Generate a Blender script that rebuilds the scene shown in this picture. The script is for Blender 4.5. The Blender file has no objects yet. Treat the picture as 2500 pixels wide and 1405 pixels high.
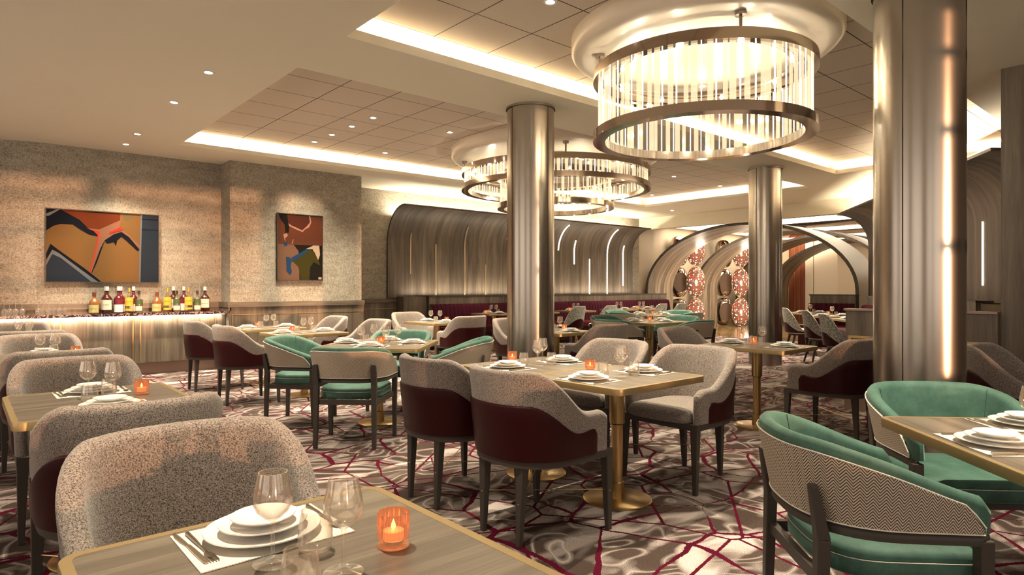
import bpy, bmesh, math, random
from mathutils import Vector, Matrix
random.seed(7)
PI = math.pi
C = bpy.context.scene.collection
scn = bpy.context.scene

# ------------------------------------------------------------------ camera
cam_d = bpy.data.cameras.new('camera')
cam_d.sensor_width = 36
cam_d.lens = 36 * 1546 / 2500
cam_d.clip_start = .03
cam = bpy.data.objects.new('camera', cam_d)
C.objects.link(cam)
cam.location = (0, 0, 1.27)
cam.rotation_euler = (PI / 2, 0, math.radians(48.95 - 90))
scn.camera = cam
scn.view_settings.view_transform = 'Standard'
scn.view_settings.look = 'None'
scn.view_settings.gamma = 1
scn.view_settings.use_curve_mapping = False
scn.view_settings.exposure = 1.42
cy = scn.cycles
cy.max_bounces = 7
cy.diffuse_bounces = 3
cy.glossy_bounces = 3
cy.transmission_bounces = 4
cy.transparent_max_bounces = 24
cy.caustics_reflective = False
cy.caustics_refractive = False
cy.sample_clamp_indirect = 4
cy.blur_glossy = 1

# ------------------------------------------------------------------ world + sun + large lights
WARM = (1, .85, .625)
w = bpy.data.worlds.new('sky')
scn.world = w
w.use_nodes = True
bg = w.node_tree.nodes['Background']
bg.inputs[0].default_value = (1, .86, .72, 1)
bg.inputs[1].default_value = .7


def light(kind, loc, energy, col=WARM, size=.1, size_y=None, rot=(0, 0, 0), spot=None, blend=.6, name='lamp_light', parent=None):
    d = bpy.data.lights.new(name, kind)
    d.energy = energy
    d.color = col
    if kind == 'AREA':
        d.shape = 'RECTANGLE'
        d.size = size
        d.size_y = size_y or size
    elif kind == 'SUN':
        d.angle = size
    else:
        d.shadow_soft_size = size
    if kind == 'SPOT':
        d.spot_size = math.radians(spot)
        d.spot_blend = blend
    o = bpy.data.objects.new(name, d)
    C.objects.link(o)
    o.location = loc
    o.rotation_euler = rot
    if parent:
        o.parent = parent
    return o


# low evening sun through the windows behind the viewer, travelling +Y
light('SUN', (1, -6, 3), 1.1, (1, .50, .26), math.radians(.9), rot=(math.radians(90 - 1.2), 0, math.radians(-2)), name='evening_sun')
# sampling portals over the windows and the added back-wall openings (they emit nothing themselves)
for (lx, ly, sx_, rz_) in ((-.35, -3.2, 2.5, 0), (2.16, -3.2, 2.1, 0), (4.4, -3.2, 2.0, 0), (-3.2, -.5, 3.4, -PI / 2), (-3.2, 4.0, 3.4, -PI / 2), (-3.2, 8.5, 3.4, -PI / 2)):
    pt = light('AREA', (lx, ly, 1.95), 1, WARM, sx_, 2.4, (PI / 2, 0, rz_), name='window_portal')
    pt.data.cycles.is_portal = True

# ------------------------------------------------------------------ materials
def newmat(name):
    m = bpy.data.materials.new(name)
    m.use_nodes = True
    return m, m.node_tree, m.node_tree.nodes['Principled BSDF']


def mat(name, col, rough=.5, metal=0., spec=.5, emit=None, es=0., coat=0., sheen=0., bump=None, bs=.3, aniso=0.):
    m, nt, b = newmat(name)
    b.inputs['Base Color'].default_value = (*col, 1)
    b.inputs['Roughness'].default_value = rough
    b.inputs['Metallic'].default_value = metal
    b.inputs['Specular IOR Level'].default_value = spec
    b.inputs['Coat Weight'].default_value = coat
    b.inputs['Sheen Weight'].default_value = sheen
    if aniso:
        b.inputs['Anisotropic'].default_value = aniso
    if emit:
        b.inputs['Emission Color'].default_value = (*emit, 1)
        b.inputs['Emission Strength'].default_value = es
    if bump:
        t = tc(nt, 'Object')
        n = noise(nt, t, bump, 2)
        bp = nt.nodes.new('ShaderNodeBump')
        bp.inputs['Strength'].default_value = bs
        bp.inputs['Distance'].default_value = .002
        nt.links.new(n, bp.inputs['Height'])
        nt.links.new(bp.outputs[0], b.inputs['Normal'])
    return m


def tc(nt, kind='Object', scale=(1, 1, 1), rot=(0, 0, 0), loc=(0, 0, 0)):
    if kind == 'Position':
        o = nt.nodes.new('ShaderNodeNewGeometry').outputs['Position']
    else:
        o = nt.nodes.new('ShaderNodeTexCoord').outputs[kind]
    mp = nt.nodes.new('ShaderNodeMapping')
    mp.inputs['Scale'].default_value = scale
    mp.inputs['Rotation'].default_value = rot
    mp.inputs['Location'].default_value = loc
    nt.links.new(o, mp.inputs[0])
    return mp.outputs[0]


def noise(nt, vec, scale=5, detail=3, rough=.5, dist=0., out='Fac'):
    n = nt.nodes.new('ShaderNodeTexNoise')
    n.inputs['Scale'].default_value = scale
    n.inputs['Detail'].default_value = detail
    n.inputs['Roughness'].default_value = rough
    n.inputs['Distortion'].default_value = dist
    nt.links.new(vec, n.inputs['Vector'])
    return n.outputs[out]


def ramp(nt, fac, stops, interp='LINEAR'):
    r = nt.nodes.new('ShaderNodeValToRGB')
    r.color_ramp.interpolation = interp
    el = r.color_ramp.elements
    while len(el) < len(stops):
        el.new(.5)
    for e, (p, c) in zip(el, stops):
        e.position = p
        e.color = (*c, 1) if len(c) == 3 else c
    nt.links.new(fac, r.inputs[0])
    return r.outputs[0]


def mth(nt, op, a, b=None, c=None):
    n = nt.nodes.new('ShaderNodeMath')
    n.operation = op
    for i, v in enumerate((a, b, c)):
        if v is None:
            continue
        if isinstance(v, (int, float)):
            n.inputs[i].default_value = v
        else:
            nt.links.new(v, n.inputs[i])
    return n.outputs[0]


def mixc(nt, fac, a, b, mode='MIX'):
    n = nt.nodes.new('ShaderNodeMix')
    n.data_type = 'RGBA'
    n.blend_type = mode
    for i, v in ((0, fac), (6, a), (7, b)):
        if isinstance(v, (int, float)):
            n.inputs[i].default_value = v
        elif isinstance(v, tuple):
            n.inputs[i].default_value = (*v, 1)
        else:
            nt.links.new(v, n.inputs[i])
    return n.outputs[2]


def bumped(nt, b, h, strength=.3, dist=.002):
    bp = nt.nodes.new('ShaderNodeBump')
    bp.inputs['Strength'].default_value = strength
    bp.inputs['Distance'].default_value = dist
    nt.links.new(h, bp.inputs['Height'])
    nt.links.new(bp.outputs[0], b.inputs['Normal'])


def wood(name, coord='Position', axis='z', dark=(.055, .042, .030), mid=(.125, .099, .074), lite=(.215, .175, .133), rough=.42, plank=None, plank_axis='x', fine=1.0):
    m, nt, b = newmat(name)
    sc = {'x': (1.1, 16, 16), 'y': (16, 1.1, 16), 'z': (16, 16, 1.1)}[axis]
    sf = {'x': (3, 120, 120), 'y': (120, 3, 120), 'z': (120, 120, 3)}[axis]
    v = tc(nt, coord, sc)
    n1 = noise(nt, v, .6, 4, .6, .6)
    n2 = noise(nt, tc(nt, coord, sf), fine, 2, .6)
    f = mth(nt, 'ADD', mth(nt, 'MULTIPLY', n1, .75), mth(nt, 'MULTIPLY', n2, .3))
    col = ramp(nt, f, [(.34, dark), (.52, mid), (.72, lite)])
    if plank:
        sep = nt.nodes.new('ShaderNodeSeparateXYZ')
        nt.links.new(tc(nt, coord), sep.inputs[0])
        o = sep.outputs[{'x': 0, 'y': 1, 'z': 2}[plank_axis]]
        q = mth(nt, 'DIVIDE', o, plank)
        wn = nt.nodes.new('ShaderNodeTexWhiteNoise')
        wn.noise_dimensions = '1D'
        nt.links.new(mth(nt, 'FLOOR', q), wn.inputs['W'])
        k = mth(nt, 'ADD', mth(nt, 'MULTIPLY', wn.outputs['Value'], .45), .78)
        fr = mth(nt, 'FRACT', q)
        seam = mth(nt, 'MULTIPLY', mth(nt, 'GREATER_THAN', fr, .02), .5)
        k = mth(nt, 'MULTIPLY', k, mth(nt, 'ADD', seam, .5))
        cmb = nt.nodes.new('ShaderNodeCombineXYZ')
        for i in range(3):
            nt.links.new(k, cmb.inputs[i])
        col = mixc(nt, 1, col, cmb.outputs[0], 'MULTIPLY')
    nt.links.new(col, b.inputs['Base Color'])
    b.inputs['Roughness'].default_value = rough
    bumped(nt, b, n2, .15, .001)
    return m


M = {}
M['plaster'] = mat('ceiling_paint', (.86, .795, .65), .75)
M['cream'] = mat('cream_wall_paint', (.74, .62, .48), .6)
M['beige_gloss'] = mat('cream_lacquer', (.80, .70, .57), .38, coat=.12)
M['dark'] = mat('charcoal_gap', (.01, .009, .008), .7)
M['wood'] = wood('grey_oak_upright')
M['wood_plank'] = wood('grey_oak_planks', plank=.145)
M['wood_plank_y'] = wood('grey_oak_planks_y', plank=.145, plank_axis='y')
M['wood_h'] = wood('grey_oak_rail', axis='x')
M['wood_uv'] = wood('bent_oak_panel', 'UV', 'y', (.050, .037, .027), (.115, .088, .065), (.20, .158, .12), .5, plank=.38)
M['wood_arch'] = wood('arch_ash', 'UV', 'y', (.07, .052, .035), (.19, .145, .10), (.36, .29, .21), .52, plank=.155)
M['wood_dark'] = wood('dark_oak', dark=(.022, .016, .012), mid=(.045, .034, .026), lite=(.075, .058, .046), rough=.4)
M['table_wood'] = wood('table_top_oak', 'Object', 'x', (.055, .043, .031), (.125, .102, .077), (.225, .19, .148), .36)
M['rim'] = mat('table_edge_brass', (.36, .265, .13), .42, .65, bump=60, bs=.3)
M['brass'] = mat('brushed_brass', (.52, .36, .17), .30, 1)
M['gold'] = mat('gold_trim', (.60, .40, .16), .35, .9)
M['leg'] = mat('dark_taupe_leg', (.052, .043, .037), .5, spec=.3)
M['leather'] = mat('burgundy_leather', (.026, .0012, .0022), .36, spec=.22, bump=500, bs=.35)
M['velvet_b'] = mat('burgundy_velvet', (.042, .004, .012), .8, spec=.1)
M['seat_b'] = mat('burgundy_seat_leather', (.07, .004, .010), .4, spec=.25)
M['china'] = mat('white_china', (.86, .83, .78), .22, coat=.4)
M['steel'] = mat('cutlery_steel', (.32, .27, .22), .28, 1)
M['white'] = mat('white_piping', (.70, .66, .58), .7)
M['cream_seat'] = mat('cream_seat_fabric', (.66, .60, .50), .8)
M['chrome'] = mat('bronze_chrome', (.55, .46, .39), .10, 1)
M['bronze'] = mat('bronze_mirror', (.30, .22, .16), .12, 1)
M['rod_end'] = mat('rod_metal', (.35, .30, .26), .25, 1)
M['glow'] = mat('lamp_lens', (1, 1, 1), .5, emit=(1, .86, .66), es=22)
M['strip_on'] = mat('light_strip_lit', (1, .9, .75), .5, emit=(1, .83, .60), es=3.2)
M['strip_off'] = mat('metal_strip', (.55, .42, .30), .3, .7)
M['led'] = mat('led_panel', (1, 1, 1), .5, emit=(1, .82, .58), es=2.6)
M['bulb'] = mat('bulb_glow', (1, 1, 1), .5, emit=(1, .82, .55), es=45)
M['flame'] = mat('candle_flame', (1, .8, .4), .5, emit=(1, .6, .28), es=9)
M['wax'] = mat('candle_wax', (.9, .75, .55), .5, emit=(1, .58, .28), es=.6)
M['door_red'] = wood('red_door_wood', dark=(.13, .030, .012), mid=(.20, .05, .022), lite=(.26, .075, .035), rough=.4)
M['plinth'] = mat('bronze_plinth', (.30, .21, .17), .35, .5)
M['cap_black'] = mat('bottle_cap_black', (.015, .012, .01), .4)
M['cap_white'] = mat('bottle_cap_white', (.75, .73, .7), .4)
M['cap_gold'] = mat('bottle_cap_gold', (.45, .32, .08), .35, .6)
M['cap_red'] = mat('bottle_cap_brown', (.16, .03, .02), .4)
M['lab_cream'] = mat('label_cream', (.75, .68, .55), .6)
M['lab_yellow'] = mat('label_yellow', (.75, .42, .04), .6)
M['lab_green'] = mat('label_green', (.06, .10, .03), .6)
M['lab_olive'] = mat('label_olive', (.50, .45, .20), .6)
M['lab_white'] = mat('label_white', (.8, .76, .72), .6)
M['lab_red'] = mat('label_red', (.16, .005, .02), .6)
M['ink'] = mat('label_ink', (.03, .015, .01), .6)
M['mirror_dark'] = mat('bronze_plate', (.13, .085, .06), .35, .2)
M['bent_dark'] = mat('dark_bronze_skin', (.04, .030, .023), .45, .1)


def glass(name, tint=(1, 1, 1), f0=.10, rough=.02, gcol=(1, .95, .88), emit=None, es=0, ef=0, k=.6, rim_glint=0.):
    m, nt, b = newmat(name)
    nt.nodes.remove(b)
    out = nt.nodes['Material Output']
    t = nt.nodes.new('ShaderNodeBsdfTransparent')
    t.inputs[0].default_value = (*tint, 1)
    g = nt.nodes.new('ShaderNodeBsdfGlossy')
    g.inputs[0].default_value = (*gcol, 1)
    g.inputs['Roughness'].default_value = rough
    lw = nt.nodes.new('ShaderNodeLayerWeight')
    lw.inputs[0].default_value = .35
    f = mth(nt, 'ADD', mth(nt, 'MULTIPLY', mth(nt, 'POWER', lw.outputs['Facing'], 1.6), k), f0)
    mx = nt.nodes.new('ShaderNodeMixShader')
    nt.links.new(f, mx.inputs[0])
    df = nt.nodes.new('ShaderNodeBsdfDiffuse')
    df.inputs[0].default_value = (.9, .88, .84, 1)
    m0 = nt.nodes.new('ShaderNodeMixShader')
    nt.links.new(mth(nt, 'ADD', mth(nt, 'MULTIPLY', mth(nt, 'POWER', lw.outputs['Facing'], 3), rim_glint), rim_glint * .08), m0.inputs[0])  # white diffuse towards the edges stands in for bright reflections
    nt.links.new(t.outputs[0], m0.inputs[1])
    nt.links.new(df.outputs[0], m0.inputs[2])
    nt.links.new(m0.outputs[0], mx.inputs[1])
    nt.links.new(g.outputs[0], mx.inputs[2])
    last = mx.outputs[0]
    if emit:
        e = nt.nodes.new('ShaderNodeEmission')
        e.inputs[0].default_value = (*emit, 1)
        e.inputs[1].default_value = es
        m2 = nt.nodes.new('ShaderNodeMixShader')
        m2.inputs[0].default_value = ef
        nt.links.new(last, m2.inputs[1])
        nt.links.new(e.outputs[0], m2.inputs[2])
        last = m2.outputs[0]
    nt.links.new(last, out.inputs[0])
    return m


M['glass'] = glass('clear_glass', (.985, .975, .96), .06, .08, k=.8, rim_glint=.45)
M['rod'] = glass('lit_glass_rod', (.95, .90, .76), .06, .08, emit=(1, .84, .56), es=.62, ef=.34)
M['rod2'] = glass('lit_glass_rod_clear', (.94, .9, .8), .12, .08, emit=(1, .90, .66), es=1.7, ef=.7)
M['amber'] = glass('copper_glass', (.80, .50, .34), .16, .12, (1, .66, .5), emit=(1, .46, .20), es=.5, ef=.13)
M['b_clear'] = glass('bottle_clear', (.90, .86, .76), .08, .05)
M['b_brown'] = mat('bottle_dark_spirit', (.055, .008, .004), .12, coat=.5)
M['b_red'] = mat('bottle_red_spirit', (.09, .008, .012), .12, coat=.5)
M['b_amber'] = mat('bottle_amber_spirit', (.23, .085, .02), .12, coat=.5)
M['b_grey'] = mat('bottle_smoke_glass', (.16, .12, .09), .12, coat=.5)


def wallpaper():
    m, nt, b = newmat('woven_wallpaper')
    a = noise(nt, tc(nt, 'Position', (46, 46, 150)), .8, 2, .75)
    c = noise(nt, tc(nt, 'Position', (190, 190, 34)), .8, 1, .6)
    d = noise(nt, tc(nt, 'Position', (3, 3, 9)), 1.3, 3, .6)
    f = mth(nt, 'ADD', mth(nt, 'ADD', mth(nt, 'MULTIPLY', a, .62), mth(nt, 'MULTIPLY', c, .28)), mth(nt, 'MULTIPLY', d, .22))
    col = ramp(nt, f, [(.42, (.125, .105, .078)), (.54, (.285, .25, .20)), (.68, (.44, .395, .325))])
    nt.links.new(col, b.inputs['Base Color'])
    b.inputs['Roughness'].default_value = .85
    bumped(nt, b, f, .4, .003)
    return m


def boucle(name='grey_boucle', c=((.036, .026, .021), (.205, .168, .142), (.325, .272, .238)), sc=260):
    m, nt, b = newmat(name)
    v = tc(nt, 'Object')
    a = noise(nt, v, sc, 2, .6, .5)
    col = ramp(nt, a, [(.36, c[0]), (.50, c[1]), (.66, c[2])])
    nt.links.new(col, b.inputs['Base Color'])
    b.inputs['Roughness'].default_value = .9
    b.inputs['Sheen Weight'].default_value = .25
    bumped(nt, b, a, .6, .003)
    return m


def velvet(name, c1, c2):
    m, nt, b = newmat(name)
    v = tc(nt, 'Object')
    a = noise(nt, v, 9, 4, .65)
    f = noise(nt, v, 420, 1, .5)
    col = ramp(nt, mth(nt, 'ADD', mth(nt, 'MULTIPLY', a, .7), mth(nt, 'MULTIPLY', f, .3)), [(.35, c1), (.65, c2)])
    nt.links.new(col, b.inputs['Base Color'])
    b.inputs['Roughness'].default_value = .7
    b.inputs['Sheen Weight'].default_value = .2
    b.inputs['Sheen Roughness'].default_value = .4
    b.inputs['Sheen Tint'].default_value = (.55, .85, .72, 1)
    bumped(nt, b, f, .25, .001)
    return m


def weave():
    m, nt, b = newmat('herringbone_weave')
    sep = nt.nodes.new('ShaderNodeSeparateXYZ')
    nt.links.new(tc(nt, 'UV'), sep.inputs[0])
    u, v = sep.outputs[0], sep.outputs[1]
    tri = mth(nt, 'PINGPONG', u, .0155)
    s = mth(nt, 'FRACT', mth(nt, 'MULTIPLY', mth(nt, 'ADD', v, mth(nt, 'MULTIPLY', tri, 1.3)), 100))
    n = noise(nt, tc(nt, 'UV'), 420, 1)
    f = mth(nt, 'ADD', mth(nt, 'MULTIPLY', mth(nt, 'PINGPONG', s, .5), 1.6), mth(nt, 'MULTIPLY', n, .35))
    col = ramp(nt, f, [(.34, (.035, .026, .020)), (.52, (.36, .28, .215)), (.8, (.66, .56, .45))])
    nt.links.new(col, b.inputs['Base Color'])
    b.inputs['Roughness'].default_value = .75
    bumped(nt, b, f, .7, .003)
    return m


def carpet():
    m, nt, b = newmat('patterned_carpet')
    v = tc(nt, 'Position')
    d = noise(nt, v, 2.2, 2, .5, out='Color')
    vm = nt.nodes.new('ShaderNodeVectorMath')
    vm.operation = 'MULTIPLY_ADD'
    nt.links.new(d, vm.inputs[0])
    vm.inputs[1].default_value = (.16, .16, 0)
    nt.links.new(v, vm.inputs[2])

    def edges(scale, rnd, vec, loc=(0, 0, 0), sc=(1, 1, 1)):
        mp = nt.nodes.new('ShaderNodeMapping')
        mp.inputs['Location'].default_value = loc
        mp.inputs['Scale'].default_value = sc
        nt.links.new(vec, mp.inputs[0])
        vo = nt.nodes.new('ShaderNodeTexVoronoi')
        vo.voronoi_dimensions = '2D'
        vo.feature = 'DISTANCE_TO_EDGE'
        vo.inputs['Scale'].default_value = scale
        vo.inputs['Randomness'].default_value = rnd
        nt.links.new(mp.outputs[0], vo.inputs['Vector'])
        return vo.outputs['Distance'], mp.outputs[0]
    jag = noise(nt, v, 60, 2, .6)
    e1, _ = edges(2.3, 1, vm.outputs[0])
    e1 = mth(nt, 'ADD', e1, mth(nt, 'MULTIPLY', mth(nt, 'SUBTRACT', jag, .5), .045))
    wd = mth(nt, 'ADD', mth(nt, 'MULTIPLY', noise(nt, v, 1.7, 1), .10), -.024)
    red = mth(nt, 'LESS_THAN', e1, wd)
    e2, _ = edges(1.5, 1, v, (3.3, 1.7, 0))
    e2b = mth(nt, 'ADD', e2, mth(nt, 'MULTIPLY', mth(nt, 'SUBTRACT', jag, .5), .02))
    red2 = mth(nt, 'LESS_THAN', e2b, .013)
    red = mth(nt, 'MAXIMUM', red, red2)
    # brushed pale swathes and arcs woven in the pile
    dn = noise(nt, tc(nt, 'Position', (1, 1, 1)), 1.25, 1, .4, 2.2)
    ridge = mth(nt, 'ABSOLUTE', mth(nt, 'SUBTRACT', mth(nt, 'FRACT', mth(nt, 'MULTIPLY', dn, 7)), .5))
    arcs = ramp(nt, ridge, [(.0, (1, 1, 1)), (.05, (.55, .55, .55)), (.22, (0, 0, 0))])
    pat = ramp(nt, noise(nt, tc(nt, 'Position', (1.2, 2.6, 1), (0, 0, .6)), 1.5, 2, .5, 1.2), [(.47, (0, 0, 0)), (.63, (1, 1, 1))])
    cell = nt.nodes.new('ShaderNodeTexVoronoi')
    cell.voronoi_dimensions = '2D'
    cell.inputs['Scale'].default_value = 2.3
    nt.links.new(vm.outputs[0], cell.inputs['Vector'])
    sepc = nt.nodes.new('ShaderNodeSeparateColor')
    nt.links.new(cell.outputs['Color'], sepc.inputs[0])
    pw = mth(nt, 'MAXIMUM', mth(nt, 'MULTIPLY', arcs, .62), mth(nt, 'MULTIPLY', pat, mth(nt, 'ADD', mth(nt, 'MULTIPLY', sepc.outputs[0], .75), .2)))
    fine = noise(nt, v, 260, 2, .7)
    base = mixc(nt, mth(nt, 'MULTIPLY', sepc.outputs[1], .7), (.060, .041, .034), (.125, .090, .075))
    col = mixc(nt, pw, base, (.66, .58, .54))
    col = mixc(nt, red, col, (.085, .003, .016))
    k = ramp(nt, fine, [(.32, (.30, .30, .30)), (.68, (1.55, 1.55, 1.55))])
    col = mixc(nt, 1, col, k, 'MULTIPLY')
    nt.links.new(col, b.inputs['Base Color'])
    b.inputs['Roughness'].default_value = .95
    b.inputs['Specular IOR Level'].default_value = .08
    bumped(nt, b, fine, .8, .006)
    return m


def marble():
    m, nt, b = newmat('dark_veined_marble')
    n = noise(nt, tc(nt, 'Position', (6, 6, 6)), 1.6, 6, .65, 1.6)
    r = mth(nt, 'ABSOLUTE', mth(nt, 'SUBTRACT', n, .5))
    col = ramp(nt, r, [(0, (.62, .52, .48)), (.022, (.20, .12, .11)), (.06, (.022, .010, .012))])
    nt.links.new(col, b.inputs['Base Color'])
    b.inputs['Roughness'].default_value = .12
    return m


def brushed(name, col, rough):
    m, nt, b = newmat(name)
    b.inputs['Base Color'].default_value = (*col, 1)
    b.inputs['Metallic'].default_value = 1
    b.inputs['Roughness'].default_value = rough
    b.inputs['Anisotropic'].default_value = .35
    tg = nt.nodes.new('ShaderNodeTangent')
    tg.direction_type = 'RADIAL'
    tg.axis = 'Z'
    nt.links.new(tg.outputs[0], b.inputs['Tangent'])
    b.inputs['Anisotropic Rotation'].default_value = .25
    return m


def tiles():
    m, nt, b = newmat('ceiling_tile')
    sep = nt.nodes.new('ShaderNodeSeparateXYZ')
    nt.links.new(tc(nt, 'Position'), sep.inputs[0])
    ks = []
    for i, ph in ((0, 3.108), (1, 6.40)):
        f = mth(nt, 'FRACT', mth(nt, 'DIVIDE', mth(nt, 'SUBTRACT', sep.outputs[i], ph - 6), .6))
        ks.append(mth(nt, 'LESS_THAN', mth(nt, 'PINGPONG', f, .5), .009))
    k = mth(nt, 'MAXIMUM', ks[0], ks[1])
    col = mixc(nt, k, (.66, .57, .48), (.05, .033, .022))
    nt.links.new(col, b.inputs['Base Color'])
    b.inputs['Roughness'].default_value = .8
    return m


def mat_woven():
    m, nt, b = newmat('woven_placemat')
    v = tc(nt, 'Object', (330, 330, 1))
    ch = nt.nodes.new('ShaderNodeTexChecker')
    ch.inputs['Scale'].default_value = 1
    nt.links.new(v, ch.inputs[0])
    col = mixc(nt, ch.outputs['Fac'], (.82, .77, .68), (.60, .55, .46))
    nt.links.new(col, b.inputs['Base Color'])
    b.inputs['Roughness'].default_value = .7
    return m


def golden_floor():
    m, nt, b = newmat('polished_amber_floor')
    n = noise(nt, tc(nt, 'Position', (1.5, .4, 1)), 2.5, 5, .6, 1)
    col = ramp(nt, n, [(.3, (.10, .06, .025)), (.6, (.30, .20, .09)), (.8, (.45, .32, .17))])
    nt.links.new(col, b.inputs['Base Color'])
    b.inputs['Roughness'].default_value = .14
    return m


def mosaic():
    m, nt, b = newmat('lit_mosaic_glass')
    v = tc(nt, 'Object', (13, 13, 13))
    vo = nt.nodes.new('ShaderNodeTexVoronoi')
    vo.distance = 'CHEBYCHEV'
    vo.inputs['Randomness'].default_value = .75
    vo.inputs['Scale'].default_value = 1.25
    nt.links.new(v, vo.inputs['Vector'])
    sc_ = nt.nodes.new('ShaderNodeSeparateColor')
    nt.links.new(vo.outputs['Color'], sc_.inputs[0])
    inside = mth(nt, 'LESS_THAN', vo.outputs['Distance'], .27)
    colr = ramp(nt, sc_.outputs[0], [(0, (.60, .02, .012)), (.22, (.85, .10, .05)), (.34, (.9, .55, .36)), (.6, (.95, .78, .60))], 'CONSTANT')
    col = mixc(nt, inside, (.11, .05, .032), colr)
    nt.links.new(col, b.inputs['Base Color'])
    nt.links.new(col, b.inputs['Emission Color'])
    es = mth(nt, 'ADD', mth(nt, 'MULTIPLY', inside, .95), .25)
    nt.links.new(es, b.inputs['Emission Strength'])
    b.inputs['Roughness'].default_value = .15
    return m


M['wallpaper'] = wallpaper()
M['boucle'] = boucle()
M['tweed'] = boucle('grey_tweed', ((.03, .03, .027), (.33, .33, .29), (.55, .55, .49)), 75)
M['green'] = velvet('green_velvet', (.022, .072, .052), (.066, .158, .120))
M['weave'] = weave()
M['carpet'] = carpet()
M['marble'] = marble()
M['column'] = brushed('brushed_bronze_steel', (.43, .39, .345), .26)
M['tile'] = tiles()
M['mat'] = mat_woven()
M['amberfloor'] = golden_floor()
M['mosaic'] = mosaic()

# ------------------------------------------------------------------ mesh helpers
class MB:
    def __init__(s):
        s.bm = bmesh.new()
        s.uv = s.bm.loops.layers.uv.new('UVMap')

    def box(s, x0, x1, y0, y1, z0, z1, mi=0):
        v = [s.bm.verts.new(p) for p in ((x0, y0, z0), (x1, y0, z0), (x1, y1, z0), (x0, y1, z0), (x0, y0, z1), (x1, y0, z1), (x1, y1, z1), (x0, y1, z1))]
        for q in ((0, 3, 2, 1), (4, 5, 6, 7), (0, 1, 5, 4), (1, 2, 6, 5), (2, 3, 7, 6), (3, 0, 4, 7)):
            s.bm.faces.new([v[i] for i in q]).material_index = mi
        return s

    def prism(s, pts, z0, z1, mi=0, flip=False):
        a = [s.bm.verts.new((x, y, z0)) for x, y in pts]
        b = [s.bm.verts.new((x, y, z1)) for x, y in pts]
        n = len(pts)
        for i in range(n):
            s.bm.faces.new((a[i], a[(i + 1) % n], b[(i + 1) % n], b[i])).material_index = mi
        s.bm.faces.new(list(reversed(a))).material_index = mi
        s.bm.faces.new(b).material_index = mi
        return s

    def lathe(s, prof, seg=24, c=(0, 0, 0), mi=0, rib=None):
        rings = []
        for r, z in prof:
            if r < 1e-6:
                rings.append([s.bm.verts.new((c[0], c[1], c[2] + z))])
            else:
                ring = []
                for i in range(seg):
                    rr = r * (1 + (rib if (rib and i % 2) else 0))
                    ring.append(s.bm.verts.new((c[0] + rr * math.cos(2 * PI * i / seg), c[1] + rr * math.sin(2 * PI * i / seg), c[2] + z)))
                rings.append(ring)
        for a, b in zip(rings, rings[1:]):
            for i in range(seg):
                j = (i + 1) % seg
                if len(a) == 1 and len(b) == 1:
                    continue
                if len(a) == 1:
                    f = s.bm.faces.new((a[0], b[j], b[i]))
                elif len(b) == 1:
                    f = s.bm.faces.new((a[i], a[j], b[0]))
                else:
                    f = s.bm.faces.new((a[i], a[j], b[j], b[i]))
                f.material_index = mi
        return s

    def bar(s, p, q, w0, d0, w1=None, d1=None, up=(0, 1, 0), mi=0):
        """tapered rectangular bar from p to q"""
        w1 = w0 if w1 is None else w1
        d1 = d0 if d1 is None else d1
        p, q = Vector(p), Vector(q)
        t = (q - p).normalized()
        u = Vector(up)
        sx = t.cross(u).normalized()
        sy = sx.cross(t).normalized()
        A = [s.bm.verts.new(p + sx * a * w0 / 2 + sy * b * d0 / 2) for a, b in ((-1, -1), (1, -1), (1, 1), (-1, 1))]
        B = [s.bm.verts.new(q + sx * a * w1 / 2 + sy * b * d1 / 2) for a, b in ((-1, -1), (1, -1), (1, 1), (-1, 1))]
        for i in range(4):
            s.bm.faces.new((A[i], A[(i + 1) % 4], B[(i + 1) % 4], B[i])).material_index = mi
        s.bm.faces.new(A[::-1]).material_index = mi
        s.bm.faces.new(B).material_index = mi
        return s

    def tube(s, pts, r, seg=6, mi=0, closed=False):
        pts = [Vector(p) for p in pts]
        rings = []
        n = len(pts)
        for i, p in enumerate(pts):
            a = pts[(i - 1) % n] if (i or closed) else p
            b = pts[(i + 1) % n] if (i < n - 1 or closed) else p
            t = (b - a).normalized()
            u = Vector((0, 0, 1)) if abs(t.z) < .9 else Vector((1, 0, 0))
            x = t.cross(u).normalized()
            y = x.cross(t)
            rr = r[i] if isinstance(r, (list, tuple)) else r
            rings.append([s.bm.verts.new(p + (x * math.cos(2 * PI * k / seg) + y * math.sin(2 * PI * k / seg)) * rr) for k in range(seg)])
        for i in range(n if closed else n - 1):
            a, b = rings[i], rings[(i + 1) % n]
            for k in range(seg):
                s.bm.faces.new((a[k], a[(k + 1) % seg], b[(k + 1) % seg], b[k])).material_index = mi
        if not closed:
            s.bm.faces.new(rings[0][::-1])
            s.bm.faces.new(rings[-1])
        return s

    def grid(s, rows, uvs=None, closed_v=False, caps=False, mi=0):
        """rows: list of lists of points; quads between"""
        V = [[s.bm.verts.new(p) for p in r] for r in rows]
        m = len(rows[0])
        for i in range(len(V) - 1):
            for j in range(m if closed_v else m - 1):
                k = (j + 1) % m
                f = s.bm.faces.new((V[i][j], V[i + 1][j], V[i + 1][k], V[i][k]))
                f.material_index = mi
                if uvs:
                    idx = ((i, j), (i + 1, j), (i + 1, k), (i, k))
                    for lp, (a, b) in zip(f.loops, idx):
                        lp[s.uv].uv = uvs[a][b]
        if caps:
            s.bm.faces.new(V[0]).material_index = mi
            s.bm.faces.new(V[-1][::-1]).material_index = mi
        return s

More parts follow.
